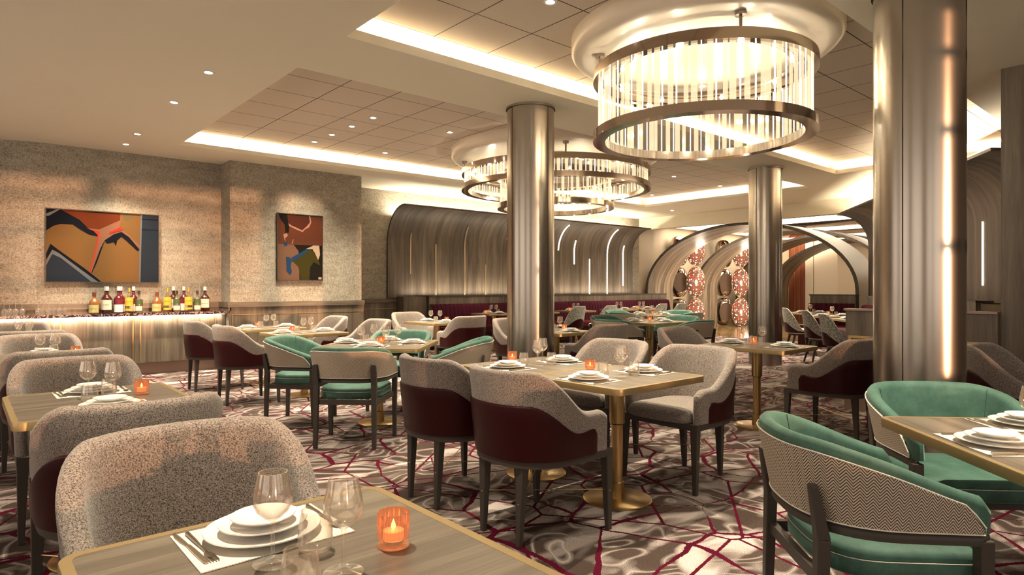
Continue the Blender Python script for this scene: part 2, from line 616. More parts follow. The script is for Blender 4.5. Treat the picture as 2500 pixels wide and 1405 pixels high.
    def layers(s, outline, lay, mi=0):
        """pillow: list of (z, inset) stacked offsets of an outline, closed by fans"""
        cx = sum(p[0] for p in outline) / len(outline)
        cy_ = sum(p[1] for p in outline) / len(outline)
        n = len(outline)
        rings = []
        for z, ins in lay:
            r = []
            for (x, y) in outline:
                d = math.hypot(x - cx, y - cy_)
                k = max(0., 1 - ins / d)
                r.append((cx + (x - cx) * k, cy_ + (y - cy_) * k, z))
            rings.append(r)
        V = [[s.bm.verts.new(p) for p in r] for r in rings]
        for a, b in zip(V, V[1:]):
            for i in range(n):
                s.bm.faces.new((a[i], a[(i + 1) % n], b[(i + 1) % n], b[i])).material_index = mi
        s.bm.faces.new(V[0][::-1])
        c = s.bm.verts.new((cx, cy_, lay[-1][0] + .003))
        for i in range(n):
            s.bm.faces.new((V[-1][i], V[-1][(i + 1) % n], c)).material_index = mi
        return s

    def build(s, name, m, parent=None, smooth=35, bevel=0, loc=None):
        bmesh.ops.recalc_face_normals(s.bm, faces=s.bm.faces)
        if bevel:
            bmesh.ops.bevel(s.bm, geom=[e for e in s.bm.edges if e.is_manifold and e.calc_face_angle(0) > .6], offset=bevel, segments=2, profile=.6, affect='EDGES')
        me = bpy.data.meshes.new(name)
        s.bm.to_mesh(me)
        s.bm.free()
        ms = m if isinstance(m, (list, tuple)) else [m]
        for k in ms:
            me.materials.append(M[k] if isinstance(k, str) else k)
        if smooth:
            me.shade_smooth()
            me.set_sharp_from_angle(angle=math.radians(smooth))
        o = bpy.data.objects.new(name, me)
        C.objects.link(o)
        if parent:
            o.parent = parent
        if loc:
            o.location = loc
        return o


def thing(name, label, cat, loc=(0, 0, 0), rz=0, group=None):
    o = bpy.data.objects.new(name, None)
    C.objects.link(o)
    o.location = loc
    o.rotation_euler = (0, 0, rz)
    return tag(o, label, cat, group)


def tag(o, label, cat, group=None, kind=None):
    if label:
        o['label'] = label
    if cat:
        o['category'] = cat
    if group:
        o['group'] = group
    if kind:
        o['kind'] = kind
    return o


def struct(o):
    o['kind'] = 'structure'
    return o


def dup(root, loc, rz, label, group=None):
    r = root.copy()
    C.objects.link(r)
    r.location = loc
    r.rotation_euler = (0, 0, rz)
    r['label'] = label
    if group:
        r['group'] = group
    for ch in list(root.children):
        c = ch.copy()
        C.objects.link(c)
        c.parent = r
        for g in ch.children:
            d = g.copy()
            C.objects.link(d)
            d.parent = c
    return r


PROTO = {}


def place(key, loc, rz, label, group=None):
    """first use moves the prototype itself, later uses copy it with its parts"""
    root, used = PROTO[key]
    if not used:
        PROTO[key][1] = True
        root.location = loc
        root.rotation_euler = (0, 0, rz)
        root['label'] = label
        if group:
            root['group'] = group
        return root
    return dup(root, loc, rz, label, group)


# ------------------------------------------------------------------ room shell
ZC, ZT = 3.24, 3.457
m = MB().box(-3, 14.95, -3, 14, -.1, 0)
struct(m.build('floor', 'carpet', smooth=0))
m = MB().box(14.95, 27, 3, 14, -.1, .0)
struct(m.build('floor_2', 'amberfloor', smooth=0))

TR = [(2.275, 12.66, 5.53, 9.60), (2.28, 11.47, 1.86, 4.60)]
# soffit as strips round the two tray openings
m = MB()
m.box(-3, 2.275, -3, 14, ZC, ZC + .05)
m.box(2.275, 14.72, 9.60, 14, ZC, ZC + .05)
m.box(2.275, 14.72, 4.60, 5.53, ZC, ZC + .05)
m.box(2.275, 14.72, -3, 1.86, ZC, ZC + .05)
m.box(12.66, 14.72, 5.53, 9.60, ZC, ZC + .05)
m.box(11.47, 14.72, 1.86, 4.60, ZC, ZC + .05)
ceil = struct(m.build('ceiling', 'plaster', smooth=0))
LW = .16
for k, (x0, x1, y0, y1) in enumerate(TR):
    m = MB().box(x0 - .2, x1 + .3, y0 - .2, y1 + .3, ZT, ZT + .04)
    m.build('tile_panel', 'tile', ceil, smooth=0)
    m = MB()
    m.box(x0 - .05, x0, y0 - .05, y1 + LW, ZC + .05, ZT)
    m.box(x0 - .05, x1 + LW, y0 - .05, y0, ZC + .05, ZT)
    m.box(x1 + LW, x1 + LW + .05, y0 - .05, y1 + LW + .05, ZC + .05, ZT)
    m.box(x0 - .05, x1 + LW, y1 + LW, y1 + LW + .05, ZC + .05, ZT)
    m.build('tray_riser', 'plaster', ceil, smooth=0)
    m = MB()
    m.box(x0, x1 + .015, y1 - .008, y1 + .015, ZC - .002, ZC + (.075 if k else .055))
    m.box(x1 - .008, x1 + .015, y0, y1 - .008, ZC - .002, ZC + (.075 if k else .055))
    m.build('tray_lip', 'plaster', ceil, smooth=0)
    m = MB()
    m.box(x0 + .05, x1, y1 + .05, y1 + .07, ZC + .052, ZC + .058)
    m.box(x1 + .05, x1 + .07, y0 + .05, y1, ZC + .052, ZC + .058)
    m.build('cove_light_strip', 'strip_on', ceil, smooth=0)
    e = 6
    light('AREA', ((x0 + x1) / 2, y1 + .06, ZC + .065), e * (x1 - x0), WARM, x1 - x0, .04, (PI - .5, 0, 0), name='cove_light').data.spread = 1.9
    light('AREA', (x1 + .06, (y0 + y1) / 2, ZC + .065), e * (y1 - y0), WARM, .04, y1 - y0, (PI, .5, 0), name='cove_light').data.spread = 1.9

# walls
def wall(name, pts, z0, z1, m_, th=.12, smooth=35):
    """vertical wall slab following a plan polyline, thickness grows to the left of the path"""
    P = [Vector((x, y)) for x, y in pts]
    out = []
    for i, p in enumerate(P):
        a = P[max(i - 1, 0)]
        b = P[min(i + 1, len(P) - 1)]
        d = (b - a).normalized()
        n = Vector((-d.y, d.x))
        out.append(p + n * th)
    mm = MB()
    rows = [[(p.x, p.y, z0), (q.x, q.y, z0), (q.x, q.y, z1), (p.x, p.y, z1)] for p, q in zip(P, out)]
    mm.grid(rows, closed_v=True, caps=True)
    return mm.build(name, m_, smooth=smooth)


arc = [(.95 + 1.1 * math.cos(t), 11.78 + 1.1 * math.sin(t)) for t in [PI + (PI / 2) * i / 14 for i in range(15)]]
struct(wall('wall_left', [(-.15, 13.9), (-.15, 12.6)] + arc + [(3.14, 10.68)], 0, ZC, 'wallpaper'))
m = MB().box(3.14, 5.37, 10.24, 11.4, 0, ZC)
struct(m.build('wall_left_2', 'wallpaper', smooth=0))
m = MB().box(5.37, 14.72, 11.34, 11.46, 0, ZC)
struct(m.build('wall_left_3', 'wallpaper', smooth=0))
m = MB()
m.box(-3.12, -3, -3, 14, 0, .75)
m.box(-3.12, -3, -3, 14, 3.15, ZC)
for ya, yb in ((-3.12, -2.2), (1.2, 2.3), (5.7, 6.8), (10.2, 14)):  # piers between unseen openings added to let in more daylight
    m.box(-3.12, -3, ya, yb, .75, 3.15)
struct(m.build('wall_back', 'cream', smooth=0))
m = MB().box(-3, -.1, 13.9, 14, 0, ZC)
struct(m.build('wall_left_4', 'cream', smooth=0))
# wall with the windows behind the viewer
m = MB()
wy0, wy1 = -3.12, -3
m.box(-3, -1.6, wy0, wy1, 0, ZC)
m.box(5.4, 9.6, wy0, wy1, 0, ZC)
m.box(-1.6, 5.4, wy0, wy1, 0, .75)
m.box(-1.6, 5.4, wy0, wy1, 3.12, ZC)
struct(m.build('wall_near', 'cream', smooth=0))
for i, (xa, xb) in enumerate(((-1.6, .9), (1.12, 3.2), (3.42, 5.4))):
    m = MB()
    fr = .05
    m.box(xa, xa + fr, wy0 + .03, wy1 - .03, .75, 3.12)
    m.box(xb - fr, xb, wy0 + .03, wy1 - .03, .75, 3.12)
    for z in (.75, 1.58, 2.30, 2.78, 3.07):
        m.box(xa, xb, wy0 + .03, wy1 - .03, z, z + (.07 if z < 3 else .05))
    struct(m.build('window_%d' % (i + 1), 'leg', smooth=0))
m = MB()
m.box(.9, 1.12, wy0, wy1, .75, 3.12)
m.box(3.2, 3.42, wy0, wy1, .75, 3.12)
struct(m.build('wall_near_2', 'cream', smooth=0))

# bar counter against the left wall
bar = thing('bar_counter', 'long back bar with dark marble top and lit grey oak front', 'bar counter', (0, 0, 0))
MB().box(-.12, 3.135, 10.27, 10.67, .865, .905).build('marble_top', 'marble', bar, smooth=0, bevel=.004)
MB().box(-.1, 3.13, 10.42, 10.67, .18, .865).build('front_panel', 'wood_plank', bar, smooth=0)
m = MB()
for x in (.07, .12, .89, 1.01, 1.86, 1.95, 2.87, 2.97):
    m.box(x, x + .010, 10.410, 10.425, .2, .86)
m.build('gold_inlay', 'gold', bar, smooth=0)
MB().box(-.1, 3.13, 10.50, 10.67, 0, .18).build('plinth', 'plinth', bar, smooth=0)
MB().box(-.1, 3.1, 10.375, 10.385, .857, .864).build('under_counter_light', 'strip_on', bar, smooth=0)
light('AREA', (1.5, 10.385, .856), 9, WARM, 3.1, .04, (math.radians(20), 0, 0), name='counter_light').data.spread = 2.4

# dado panelling
def dado(name, x0, x1, yf, yb, endcap=False):
    o = MB().box(x0, x1, yf, yb, 0, .965).build(name, 'wood_plank', smooth=0)
    struct(o)
    MB().box(x0 - .01, x1 + .01, yf - .03, yb, .965, 1.045).build('dado_rail', 'wood_h', o, smooth=0, bevel=.004)
    g = MB()
    g.box(x0 + .02, x1 - .02, yf - .006, yf + .003, .845, .852)
    n = max(1, round((x1 - x0) / .74))
    for i in range(n + 1):
        x = x0 + .03 + (x1 - x0 - .06) * i / n
        g.box(x - .004, x + .004, yf - .006, yf + .003, .1, .85)
    g.build('gold_inlay', 'gold', o, smooth=0)
    return o


arc2 = [(.95 + 1.128 * math.cos(t), 11.78 + 1.128 * math.sin(t)) for t in [PI + (PI / 2) * i / 14 for i in range(15)]]
tr1 = struct(wall('trim_1', arc2 + [(3.14, 10.652)], 0, .965, 'wood_plank', .028))
arc3 = [(.95 + 1.15 * math.cos(t), 11.78 + 1.15 * math.sin(t)) for t in [PI + (PI / 2) * i / 14 for i in range(15)]]
dr = wall('dado_rail', arc3 + [(3.14, 10.63)], .965, 1.045, 'wood_h', .05)
dr.parent = tr1
dado('trim_2', 3.13, 5.39, 10.20, 10.26)
dado('trim_3', 5.39, 7.25, 11.29, 11.35)
o = MB().box(3.10, 3.145, 10.2, 10.66, .905, .965).build('trim_4', 'wood_plank_y', smooth=0)
struct(o)
MB().box(3.085, 3.145, 10.16, 10.66, .965, 1.045).build('dado_rail', 'wood_h', o, smooth=0)

# curved timber canopy wall : generic, along local x, wall surface at y=0, room towards -y
def canopy(name, label, L, depth=.62, zt=2.91, zb=2.18, z0=1.06, curve=7, end_l=True):
    root = thing(name, label, 'wall canopy')
    prof = [(0, z0), (0, z0 + .4), (0, z0 + .8), (0, zb)]
    for i in range(1, curve + 5):
        a = (PI / 2) * i / (curve + 4)
        prof.append((-depth * (1 - math.cos(a)), zb + (zt - .04 - zb) * math.sin(a)))
    prof.append((-depth - .02, zt - .04))
    arcl = [0]
    for a, b in zip(prof, prof[1:]):
        arcl.append(arcl[-1] + math.hypot(b[0] - a[0], b[1] - a[1]))
    n = 24
    th = .035
    back = []
    for i, p in enumerate(prof):
        a_, b_ = prof[max(i - 1, 0)], prof[min(i + 1, len(prof) - 1)]
        t = Vector((b_[0] - a_[0], b_[1] - a_[1])).normalized()
        back.append((p[0] + t.y * th, p[1] - t.x * th))
    rows, uv = [], []
    for i in range(n + 1):
        x = L * i / n
        rows.append([(x, y, z) for y, z in prof])
        uv.append([(x, s) for s in arcl])
    MB().grid(rows, uv).build('bent_panel', 'wood_uv', root, smooth=60)
    mm = MB()
    mm.grid([[(0, y, z), (L, y, z)] for y, z in back])
    mm.build('panel_back', 'wood_dark', root, smooth=60)
    for xe in (0, L):
        MB().grid([[(xe, p[0], p[1]), (xe, q[0], q[1])] for p, q in zip(prof, back)]).build('end_edge', 'wood_dark', root, smooth=0)
    MB().grid([[(0, prof[-1][0], prof[-1][1]), (0, back[-1][0], back[-1][1])], [(L, prof[-1][0], prof[-1][1]), (L, back[-1][0], back[-1][1])]]).build('top_edge', 'wood_dark', root, smooth=0)
    return root, prof


def strip(root, prof, x, za, zb_, lit, wdt=.03):
    """slim inlay following the canopy profile between two heights"""
    pts = []
    for (y0, z0), (y1, z1) in zip(prof, prof[1:]):
        for k in range(6):
            t = k / 6
            y, z = y0 + (y1 - y0) * t, z0 + (z1 - z0) * t
            if za <= z <= zb_:
                pts.append((y, z))
    if len(pts) < 2:
        return
    pts = [(pts[0][0], za)] + pts
    rows = [[(x - wdt / 2, y + .004, z), (x - wdt / 2, y - .008, z - (.008 if y < -.01 else 0)), (x + wdt / 2, y - .008, z - (.008 if y < -.01 else 0)), (x + wdt / 2, y + .004, z)] for y, z in pts]
    MB().grid(rows, closed_v=True, caps=True).build('light_strip', 'strip_on' if lit else 'strip_off', root, smooth=0)


cl, prof = canopy('timber_canopy', 'long dark grey timber wall curving out at top behind the left banquette', 7.85)
cl.location = (6.5, 11.28, 0)
for x, za, zb_, lit in ((7.03, 1.55, 2.42, 0), (7.66, 1.08, 2.21, 0), (8.43, 1.08, 2.62, 0), (9.02, 1.08, 1.85, 0), (9.62, 2.40, 2.84, 0), (11.37, 2.21, 2.82, 1), (11.95, 1.87, 2.49, 1), (12.54, 1.09, 2.03, 1), (13.25, 1.09, 2.82, 1), (13.92, 1.32, 2.44, 1)):
    strip(cl, prof, x - 6.5, za, zb_, lit)
light('AREA', (10.35, 11.17, 2.72), 85, WARM, 7.6, .08, (PI, 0, 0), name='canopy_light')
light('AREA', (10.6, 11.12, 1.105), 20, WARM, 7.4, .05, (PI, 0, 0), name='ledge_light')

# diagonal right canopy
DX, DY = .817, .577
ang = math.atan2(.577, .817)
cr, prof = canopy('timber_canopy', 'curved dark timber wall panel at right behind the big columns', 6.9, zt=2.91, z0=1.06)
# local -y must face the room (up-left): rotate by ang+180
s0 = Vector((9.1, 1.91, 0)) + Vector((.577, -.817, 0)) * .62
e0 = Vector((14.72, 5.87, 0)) + Vector((.577, -.817, 0)) * .62
cr.location = e0
cr.rotation_euler = (0, 0, ang + PI)
for d, za, zb_, lit in ((6.45, 1.62, 2.25, 0), (5.2, 1.3, 2.2, 1), (3.6, 1.3, 2.3, 1), (2.2, 1.2, 2.35, 1)):
    strip(cr, prof, d, za, zb_, lit)
o = MB().box(0, 7.4, .065, .2, 0, ZC).build('wall_right', 'cream', smooth=0)
o.location = e0
o.rotation_euler = (0, 0, ang + PI)
struct(o)
light('AREA', tuple((s0 + e0) / 2 + Vector((-.12 * .577, .12 * .817, 2.72))), 85, WARM, 6.6, .12, (PI, 0, ang), name='canopy_light')

# timber block at far right and low partition beside it
o = MB().box(7.07, 9.6, -3, 1.41, 0, ZC).build('wall_right_2', 'wood', smooth=0)
struct(o)
part = thing('low_partition', 'waist-high grey oak partition with gold trim beside the nearest column', 'partition')
MB().box(7.0, 7.10, 1.42, 2.71, .17, 1.03).build('panel', 'wood', part, smooth=0)
MB().box(6.985, 7.115, 1.42, 2.725, 1.03, 1.05).build('top_cap', 'plinth', part, smooth=0)
m = MB()
m.box(6.99, 7.005, 1.47, 2.68, .745, .77)
m.box(6.99, 7.005, 2.655, 2.68, .19, .745)
m.box(6.99, 7.005, 1.47, 1.495, .19, .745)
m.build('gold_trim', 'gold', part, smooth=0)
MB().box(6.99, 7.11, 1.42, 2.72, 0, .17).build('plinth', 'plinth', part, smooth=0)

# beam at the end of the dining room and the tunnel beyond
struct(MB().box(14.72, 14.98, 3.6, 14, 2.92, ZC + .05).build('trim_5', 'plaster', smooth=0))
struct(MB().box(14.72, 27, 11.62, 11.75, 0, 3.3).build('wall_far', 'cream', smooth=0))
struct(MB().box(24, 24.12, 3.0, 12.6, 0, 3.3).build('wall_far_2', 'cream', smooth=0))
struct(MB().box(15.0, 27, 3.4, 3.52, 0, 3.3).build('wall_far_3', 'cream', smooth=0))
m = MB().box(14.98, 27, 3.0, 12.6, 3.12, 3.2)
tun = struct(m.build('ceiling_2', 'beige_gloss', smooth=0))
m = MB()
for x, hw_ in ((15.6, .62), (18.75, .8), (21.8, .8)):
    rows = []
    for k in range(13):
        a = PI * k / 12
        rows.append([(x + hw_ * math.cos(a), 3.4, 3.12 - .10 * math.sin(a)), (x + hw_ * math.cos(a), 12, 3.12 - .10 * math.sin(a))])
    m.grid(rows)
m.build('bronze_wave', 'chrome', tun, smooth=80)
m = MB()
for x0_, x1_ in ((16.3, 17.9), (19.6, 20.95), (22.65, 23.8)):
    m.box(x0_, x1_, 3.6, 11.4, 3.10, 3.12)
m.build('light_panel', 'led', tun, smooth=0)
light('AREA', (20, 8.2, 3.05), 80, WARM, 9.5, 3.2, (0, 0, 0), name='tunnel_light')
# cream rounded wall between canopy and the first arch
pr_ = [(14.42, 11.44)] + [(14.42 + .45 * (1 - math.cos(t)), 11.34 - 0 * t) for t in (0, .5)]
struct(MB().box(14.40, 15.5, 11.40, 11.62, 0, 2.92).build('wall_far_4', 'cream', smooth=0))
m = MB()
m.box(23.9, 24, 10.72, 11.32, 0, 3.12, 0)
red = struct(m.build('door_1', 'door_red', smooth=0))
m = MB()
for y in (10.9, 11.09):
    m.box(23.89, 23.9, y, y + .008, .05, 3.1)
m.build('door_groove', 'gold', red, smooth=0)
m = MB()
m.box(23.93, 24, 10.42, 10.71, 0, 3.12)
m.box(23.95, 24, 9.5, 10.39, 0, 3.12)
struct(m.build('trim_6', 'beige_gloss', smooth=0))
struct(MB().box(23.7, 24, 5.0, 9.45, 0, 3.12).build('trim_7', 'cream', smooth=0))


def arch(x0, dep, label, yc=8.42, hw=2.82, zs=1.2, hv=1.66, th=.075):
    r = thing('timber_arch', label, 'arch', (x0, yc, 0), 0)
    path = [(-hw * (1 - .03 * 0), 0), (-hw, .6)]
    for i in range(33):
        a = PI - PI * i / 32
        path.append((hw * math.cos(a), zs + hv * math.sin(a)))
    path += [(hw, .6), (hw, 0)]
    s = [0]
    for a, b in zip(path, path[1:]):
        s.append(s[-1] + math.hypot(b[0] - a[0], b[1] - a[1]))
    inner, outer = [], []
    n = len(path)
    for i, p in enumerate(path):
        a, b = path[max(i - 1, 0)], path[min(i + 1, n - 1)]
        t = Vector((b[0] - a[0], b[1] - a[1])).normalized()
        nn = Vector((-t.y, t.x))
        inner.append(p)
        outer.append((p[0] + nn.x * th, p[1] + nn.y * th))
    # inner timber lining
    rows, uv = [], []
    for p, d in zip(inner, s):
        rows.append([(dep * k / 6, p[0], p[1]) for k in range(7)])
        uv.append([(dep * k / 6, d) for k in range(7)])
    MB().grid(rows, uv).build('inner_lining', 'wood_arch', r, smooth=60)
    rows, uv = [], []
    for p, d in zip(outer, s):
        rows.append([(0, p[0], p[1]), (dep, p[0], p[1])])
        uv.append([(0, d), (dep, d)])
    MB().grid(rows, uv).build('outer_skin', 'bent_dark', r, smooth=60)
    mm = MB()
    for xx in (0, dep):
        mm.grid([[(xx, a[0], a[1]), (xx, b[0], b[1])] for a, b in zip(inner, outer)])
    mm.build('front_edge', 'wood_dark', r, smooth=0)
    mm = MB()
    for k in (.28, .5, .72):
        pts = [(dep * k, p[0] * .997, p[1]) for p in inner[:9]]
        mm.tube(pts, .009, 5)
    mm.build('bright_groove', 'brass', r, smooth=60)
    return r


for i, (x0, dep, lb) in enumerate(((14.99, 1.25, 'large grey timber arch at the mouth of the passage'), (17.5, 1.2, 'second timber arch, between the two mosaic lamp stacks'), (20.0, 1.2, 'third timber arch, seen just left of the far column'), (22.5, 1.2, 'deepest timber arch, before the red-brown door'))):
    arch(x0, dep, lb)

# mosaic lamps with bronze ovals behind
pos_ord = ['bottom', 'middle', 'top']
lampg = None
for si, (lx, ly, sd) in enumerate(((16.60, 10.68, 'nearer'), (19.05, 10.60, 'farther'))):
    for k in range(3):
        zc = .475 + k * .955
        lb = '%s glowing red and white mosaic oval lamp in the %s stack by the arches' % (pos_ord[k], sd)
        t = thing('mosaic_lamp', lb, 'lamp', (lx, ly, zc), math.radians(49 - 90))
        pr2 = [(0, -.46)] + [(.27 * math.cos(a), .46 * math.sin(a)) for a in [(-PI / 2) + PI * j / 14 for j in range(1, 14)]] + [(0, .46)]
        g = MB().lathe(pr2, 24).build('mosaic_body', 'mosaic', t, smooth=80)
        g.scale = (1, .55, 1)
        MB().tube([(.275 * math.cos(a), .02, .462 * math.sin(a)) for a in [2 * PI * j / 32 for j in range(32)]], .012, 6, closed=True).build('copper_rim', 'brass', t)
        light('POINT', (lx - .35, ly - .45, zc), 9, (1, .80, .60), .12, name='mosaic_lamp_light')
        lb = '%s bulging bronze oval behind the %s mosaic lamp stack' % (pos_ord[k], sd)
        t2 = thing('bronze_oval', lb, 'wall ornament', ((16.62, 19.10)[si], (11.30, 11.24)[si], zc), 0)
        pr3 = [(0, -.46)] + [(.285 * abs(math.cos(a)) ** .6, .46 * math.sin(a)) for a in [(-PI / 2) + PI * j / 16 for j in range(1, 16)]] + [(0, .46)]
        MB().lathe(pr3, 28).build('bronze_body', 'chrome', t2, smooth=80)
        pl = MB().lathe([(0, 0), (.20, 0), (.21, .012), (.21, .02)], 28).build('oval_face', 'mirror_dark', t2, smooth=40)
        pl.location = (-.205, -.205, 0)
        pl.rotation_euler = (PI / 2, 0, math.radians(-49))
        pl.scale = (1, 1.45, 1)

# columns
def column(x, y, ztop, label):
    t = thing('column', label, 'column', (x, y, 0), math.radians(48.95 - 90))
    r = .26
    MB().lathe([(r, 0), (r, ztop - .02)], 96).build('metal_cladding', 'column', t, smooth=60)
    MB().lathe([(r + .012, ztop - .025), (r + .012, ztop - .003), (.1, ztop - .003)], 64).build('ceiling_collar', 'column', t, smooth=40)
    mm = MB()
    for a in (-PI / 2 - .90, -PI / 2 + .77, PI / 2):
        cx, cy_ = r * math.cos(a), r * math.sin(a)
        mm.bar((cx, cy_, .005), (cx, cy_, ztop - .03), .006, .006)
    mm.build('panel_seam', 'dark', t, smooth=0)
    return t


column(4.73, 5.12, ZC, 'brushed bronze column in the centre, behind the joined tables')
column(4.75, 1.385, ZC, 'large brushed bronze column nearest the viewer at right')
column(10.04, 5.15, ZC, 'brushed bronze column farthest away, before the arches')

# ------------------------------------------------------------------ downlights
def make_downlight():
    t = thing('downlight', 'x', 'downlight')
    MB().lathe([(.034, -.004), (.050, -.006), (.052, .0), (.034, .0)], 24).build('trim_ring', 'cap_white', t)
    MB().lathe([(0, -.0035), (.034, -.0035)], 20).build('lens', 'glow', t)
    return t


PROTO['down'] = [make_downlight(), False]
dl = [(1.71, 6.19, ZC, 'round recessed downlight nearest the viewer in left ceiling band'),
      (1.71, 7.43, ZC, 'second nearest downlight in the left ceiling band'),
      (1.71, 9.27, ZC, 'third downlight of the left ceiling band, near the textured wall'),
      (1.71, 10.03, ZC, 'downlight closest to the textured wall above the bar'),
      (3.40, 3.46, ZT, 'downlight at top edge beside the nearest chandelier'),
      (4.0, 7.31, ZT, 'nearest of the four downlights in a row on left tiles'),
      (4.0, 7.90, ZT, 'second nearest of the four downlights in a row on left tiles'),
      (4.0, 8.51, ZT, 'third nearest of the four downlights in a row on left tiles'),
      (4.0, 9.10, ZT, 'farthest of the four downlights in a row on left tiles'),
      (5.19, 7.29, ZT, 'single downlight on tiles left of the centre column top'),
      (5.19, 9.09, ZT, 'downlight on tiles near the far cove, left of far chandelier'),
      (10.58, 7.30, ZT, 'downlight on tiles right of the far chandelier'),
      (12.30, 7.32, ZT, 'downlight on tiles close to the far column'),
      (12.29, 9.09, ZT, 'downlight on tiles at the far end cove'),
      (13.69, 9.50, ZC, 'downlight in the far ceiling band above the arch beam'),
      (11.45, 4.17 - .0, ZC, 'downlight right of the bright tray corner, beside near column')]
for x, y, z, lb in dl:
    if abs(x - 11.45) < .01:
        x, y = 12.05, 4.30
    place('down', (x, y, z - .001), 0, lb, 'recessed ceiling downlights')
    light('SPOT', (x, y, z - .03), 140, WARM, .03, spot=95, blend=.8, name='downlight_lamp')


# ------------------------------------------------------------------ chandeliers
def ring(R0, R1, z0, z1, seg=96):
    return MB().lathe([(R0, z0), (R1, z0), (R1, z1), (R0, z1), (R0, z0)], seg)


def chandelier(cx, cy_, tiers, Rm, label, n_parts=100, rot=0.):
    t = thing('chandelier', label, 'chandelier', (cx, cy_, 0), rot)
    zm = 3.285
    MB().lathe([(0, zm), (Rm - .10, zm), (Rm - .03, zm + .012), (Rm, zm + .05), (Rm, ZT), (0, ZT)], 96).build('ceiling_medallion', 'beige_gloss', t, smooth=50)
    made = 0
    extra = MB()
    has_extra = False
    for (R, z0, z1, n) in tiers:
        ring(R - .075, R + .03, z0, z0 + .075).build('lower_ring', 'chrome', t, smooth=40)
        ring(R - .055, R + .03, z1 - .085, z1).build('upper_ring', 'chrome', t, smooth=40)
        for i in range(n):
            a = 2 * PI * (i + random.uniform(-.22, .22)) / n
            wd = (.042, .009, .034, .048, .008)[i % 5]
            x, y = (R - .018) * math.cos(a), (R - .018) * math.sin(a)
            if made < n_parts:
                k = MB().box(-.003, .003, -wd / 2, wd / 2, z0 + .07, z1 - .08).build('glass_rod', 'rod2' if i % 5 in (1, 4) else 'rod', t, smooth=0)
                k.location = (x, y, 0)
                k.rotation_euler = (0, 0, a)
                made += 1
            else:
                has_extra = True
                ca, sa = math.cos(a), math.sin(a)
                tx, ty = -sa * wd / 2, ca * wd / 2
                extra.prism([(x - tx - ca * .003, y - ty - sa * .003), (x - tx + ca * .003, y - ty + sa * .003), (x + tx + ca * .003, y + ty + sa * .003), (x + tx - ca * .003, y + ty - sa * .003)], z0 + .07, z1 - .08)
    if has_extra:
        o = extra.build('glass_rod_bundle', 'rod', t, smooth=0)
        o['kind'] = 'stuff'
    else:
        extra.bm.free()
    R, z0, z1, n = tiers[0]
    for k in range(4):
        a = PI / 4 + k * PI / 2 + .1
        x, y = (R - .02) * math.cos(a), (R - .02) * math.sin(a)
        MB().tube([(x, y, z1 - .01), (x, y, zm)], .012, 10).build('hanging_rod', 'rod_end', t)
        MB().lathe([(0, zm - .028), (.042, zm - .028), (.042, zm + .001), (0, zm + .001)], 20, (x, y, 0)).build('ceiling_rose', 'rod_end', t, smooth=40)
    for k in range(8):
        a = k * PI / 4 + .3
        r_ = R - .17
        x, y = r_ * math.cos(a), r_ * math.sin(a)
        b = MB().lathe([(0, -.02), (.014, -.014), (.018, 0), (.014, .014), (0, .02)], 10, (x, y, z1 - .05)).build('bulb', 'bulb', t)
        if True:
            light('POINT', (x * .82, y * .82, z1 - .20), 2.6, WARM, .02, name='chandelier_light', parent=t)
    mm = ring(R - .19, R - .15, z1 - .028, z1 - .012)
    mm.build('bulb_ring', 'chrome', t, smooth=40)
    return t


chandelier(4.85, 3.07, [(.90, 2.555, 3.16, 100)], 1.12, 'large drum chandelier of glass rods nearest the viewer at top right', rot=0)
chandelier(7.19, 7.20, [(1.47, 2.80, 3.13, 140), (.90, 2.52, 3.08, 70)], 1.66, 'wide two-tier glass rod chandelier half hidden by the centre column')

# ------------------------------------------------------------------ pictures
def poly(mm, pts, w_, h_, layer, mi):
    z = -.0008 * layer
    v = [mm.bm.verts.new((x * w_, z, (1 - y) * h_)) for x, y in pts]
    try:
        f = mm.bm.faces.new(v)
        f.material_index = mi
    except ValueError:
        pass


def picture(name, label, x, y, z, w_, h_, cols, shapes, frame='leg'):
    t = thing(name, label, 'picture', (x, y, z), 0)
    mm = MB()
    f = .012
    mm.box(-f, w_ + f, -.045, 0, -f, 0)
    mm.box(-f, w_ + f, -.045, 0, h_, h_ + f)
    mm.box(-f, 0, -.045, 0, 0, h_)
    mm.box(w_, w_ + f, -.045, 0, 0, h_)
    mm.build('frame', frame, t, smooth=0)
    mm = MB()
    mm.box(0, w_, -.03, -.001, 0, h_)
    cs = [mat(name + '_paint_%d' % i, tuple(k_ * .50 for k_ in c), .9, spec=.04, bump=40, bs=.2) for i, c in enumerate(cols)]
    for i, (ci, pts) in enumerate(shapes):
        v = [mm.bm.verts.new((px_ * w_, -.0305 - .0006 * i, (1 - py_) * h_)) for px_, py_ in pts]
        mm.bm.faces.new(v).material_index = ci
    bmesh.ops.recalc_face_normals(mm.bm, faces=mm.bm.faces)
    bmesh.ops.triangulate(mm.bm, faces=[f_ for f_ in mm.bm.faces if len(f_.verts) > 4])
    mm.build('canvas', cs, t, smooth=0)
    return t


